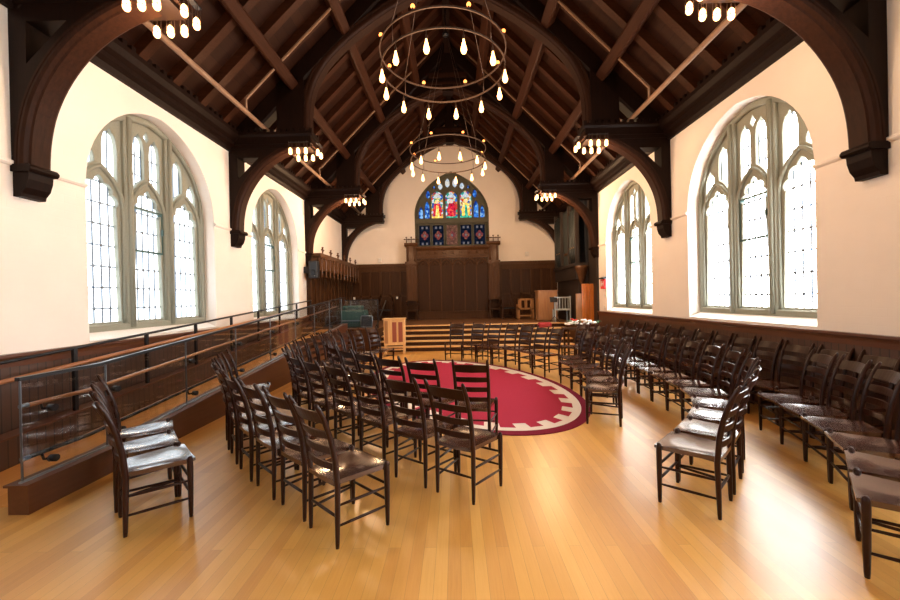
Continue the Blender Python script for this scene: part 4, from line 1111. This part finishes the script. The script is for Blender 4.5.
# pale framed chair / lectern with vertical bars and a music stand in front of it
r = empty('pale_metal_lectern', (3.83, 13.85, STAGE)); tag(r, 'pale blue-grey barred lectern in front of the oak cabinet', 'lectern')
for sx in (-1, 1): MB().box(sx*.27-.02, sx*.27+.02, -.15, -.11, 0, .92).build('leg', M['blue_glass_frame'], r)
m = MB(); m.box(-.27, .27, -.15, -.11, .86, .9); m.box(-.27, .27, -.16, -.1, .42, .48); m.build('cross_rail', M['blue_glass_frame'], r)
m = MB()
for k in range(5): m.box(-.2+.1*k-.012, -.2+.1*k+.012, -.14, -.12, .46, .88)
m.build('barred_front', M['blue_glass_frame'], r)
MB().box(-.25, .25, -.1, .25, .44, .47).build('shelf', M['black'], r)
for sx in (-1, 1): MB().box(sx*.25-.02, sx*.25+.02, .2, .24, 0, .46).build('leg', M['blue_glass_frame'], r)
ms = empty('music_stand', (3.5, 13.62, STAGE)); tag(ms, 'thin black music stand before the pale lectern', 'music stand')
MB().tube([(0, 0, 0.2), (0, 0, .8)], .01, 6).build('pole', M['iron'], ms)
for k in range(3):
    a = R(90+120*k); MB().tube([(0, 0, .22), (.22*math.cos(a), .22*math.sin(a), .008)], .008, 6).build('leg', M['iron'], ms)
m = MB(); m.prism([(-.02, .72), (.09, .90), (.1, .895), (-.01, .715)], lambda u, v, d: (d, u, v), -.13, .13); m.build('desk', M['iron'], ms)
# flowers on a low table
tb = empty('flower_table', (3.6, 10.85, 0)); tag(tb, 'small dark table under the white flowers behind the chairs', 'table')
MB().cbox((0, 0, .78), (1.1, .5, .04), .01).build('table_top', M['panel_dark'], tb)
for sx in (-1, 1):
    for sy in (-1, 1): MB().box(sx*.48-.025, sx*.48+.025, sy*.2-.025, sy*.2+.025, 0, .77).build('leg', M['panel_dark'], tb)
fl = empty('flower_arrangement', (3.6, 10.85, .80)); tag(fl, 'low arrangement of white flowers with red blooms and leaves', 'flowers')
MB().lathe([(.10, 0), (.16, .03), (.2, .09), (.19, .1), (.12, .06)], n=14).build('bowl', M['panel_dark'], fl)
m = MB()
for k in range(46):
    x = random.uniform(-.5, .42); yv = random.uniform(-.14, .14); z = .1+random.uniform(0, .13)*(1-abs(x)/.7)
    for p in range(5):
        a = p*1.257+k; m.sphere((x+.025*math.cos(a), yv+.025*math.sin(a), z), .028, 6, 4, .6)
    m.sphere((x, yv, z+.01), .018, 6, 4)
m.build('white_blooms', M['petal'], fl)['kind'] = 'stuff'
m = MB()
for k in range(3):
    x = -.22+random.uniform(-.1, .1); z = .2+random.uniform(0, .05); yv = random.uniform(-.1, .1)
    for p in range(5): a = p*1.257+k; m.sphere((x+.022*math.cos(a), yv+.022*math.sin(a), z), .026, 6, 4, .7)
m.build('red_blooms', M['petal_red'], fl)['kind'] = 'stuff'
m = MB()
for k in range(40):
    x = random.uniform(-.5, .5); yv = random.uniform(-.18, .18); z = .06+random.uniform(0, .1); a = random.uniform(0, 6.28); l = .1
    dx, dy = math.cos(a)*l, math.sin(a)*l
    m.add([(x, yv, z), (x+dx*.5-dy*.25, yv+dy*.5+dx*.25, z+.04), (x+dx, yv+dy, z+.02), (x+dx*.5+dy*.25, yv+dy*.5-dx*.25, z+.04)], [(0, 1, 2, 3)])
m.build('leaves', M['leaf'], fl)['kind'] = 'stuff'
# red cloth draped on the step edge
cl = MB(); cl.cbox((0, 0, .09), (.46, .25, .18), .05); o = cl.build('red_hassock', M['maroon_cloth']); o.location = (3.1, 13.37, .622); tag(o, 'dark red cushion lying on the top step before the oak cabinet', 'cushion')
# covered keyboard and framed stand on the landing
kb = empty('covered_keyboard', (-3.5, 13.2, STAGE)); tag(kb, 'dark green covered keyboard cabinet behind the glass guard', 'keyboard')
MB().cbox((0, 0, .3), (.85, .5, .6), .05).build('cover', M['green_cloth'], kb); MB().box(-.4, .4, -.3, -.24, .22, .26).build('rail', M['steel'], kb); MB().cbox((-.05, .02, .68), (.7, .3, .14), .04).build('lid', M['green_cloth'], kb)
fs_ = empty('framed_stand', (-3.02, 12.85, STAGE), R(-8)); tag(fs_, 'small silver-framed board leaning on the landing', 'board')
m = MB(); m.tube([(-.2, 0, .04), (-.2, .03, .36), (-.17, .035, .4), (.17, .035, .4), (.2, .03, .36), (.2, 0, .04), (.17, 0, .02), (-.17, 0, .02), (-.2, 0, .04)], .02, 8); m.build('frame', M['steel'], fs_)
MB().prism([(0, .03), (.035, .38), (.045, .38), (.01, .03)], lambda u, v, d: (d, u, v), -.18, .18).build('board', M['black'], fs_)
m = MB(); m.tube([(0, .03, .3), (0, .22, .01)], .01, 6); m.build('prop_leg', M['steel'], fs_)

# ------------------------------------------------------------------ world, camera, view
w = bpy.data.worlds.new('sky'); scene.world = w; w.use_nodes = True
w.node_tree.nodes['Background'].inputs[0].default_value = (.75, .85, 1, 1); w.node_tree.nodes['Background'].inputs[1].default_value = 1.0
f, yaw, pit, rol = 381.758, -0.0141, -0.0039, -0.0211
cam = bpy.data.cameras.new('camera'); co = bpy.data.objects.new('camera', cam); col.objects.link(co)
cam.sensor_width = 36; cam.lens = f/900*36; cam.clip_start = .05; cam.clip_end = 100
cy_, sy_, cp, sp_ = math.cos(yaw), math.sin(yaw), math.cos(pit), math.sin(pit)
right = Vector((cy_, -sy_, 0)); fwd = Vector((sy_*cp, cy_*cp, sp_)); up = Vector((-sy_*sp_, -cy_*sp_, cp))
r2 = right*math.cos(rol)+up*math.sin(rol); u2 = up*math.cos(rol)-right*math.sin(rol)
mt = Matrix((r2, u2, -fwd)).transposed().to_4x4(); mt.translation = (0, 0, 1.7)
co.matrix_world = mt
scene.camera = co
scene.view_settings.view_transform = 'Standard'; scene.view_settings.look = 'None'
scene.view_settings.gamma = 1; scene.view_settings.use_curve_mapping = False
scene.view_settings.exposure = 1.95
cy = scene.cycles
cy.use_denoising = True
cy.max_bounces = 10; cy.diffuse_bounces = 5; cy.glossy_bounces = 4; cy.transparent_max_bounces = 16
cy.sample_clamp_indirect = 6; cy.caustics_reflective = False; cy.caustics_refractive = False
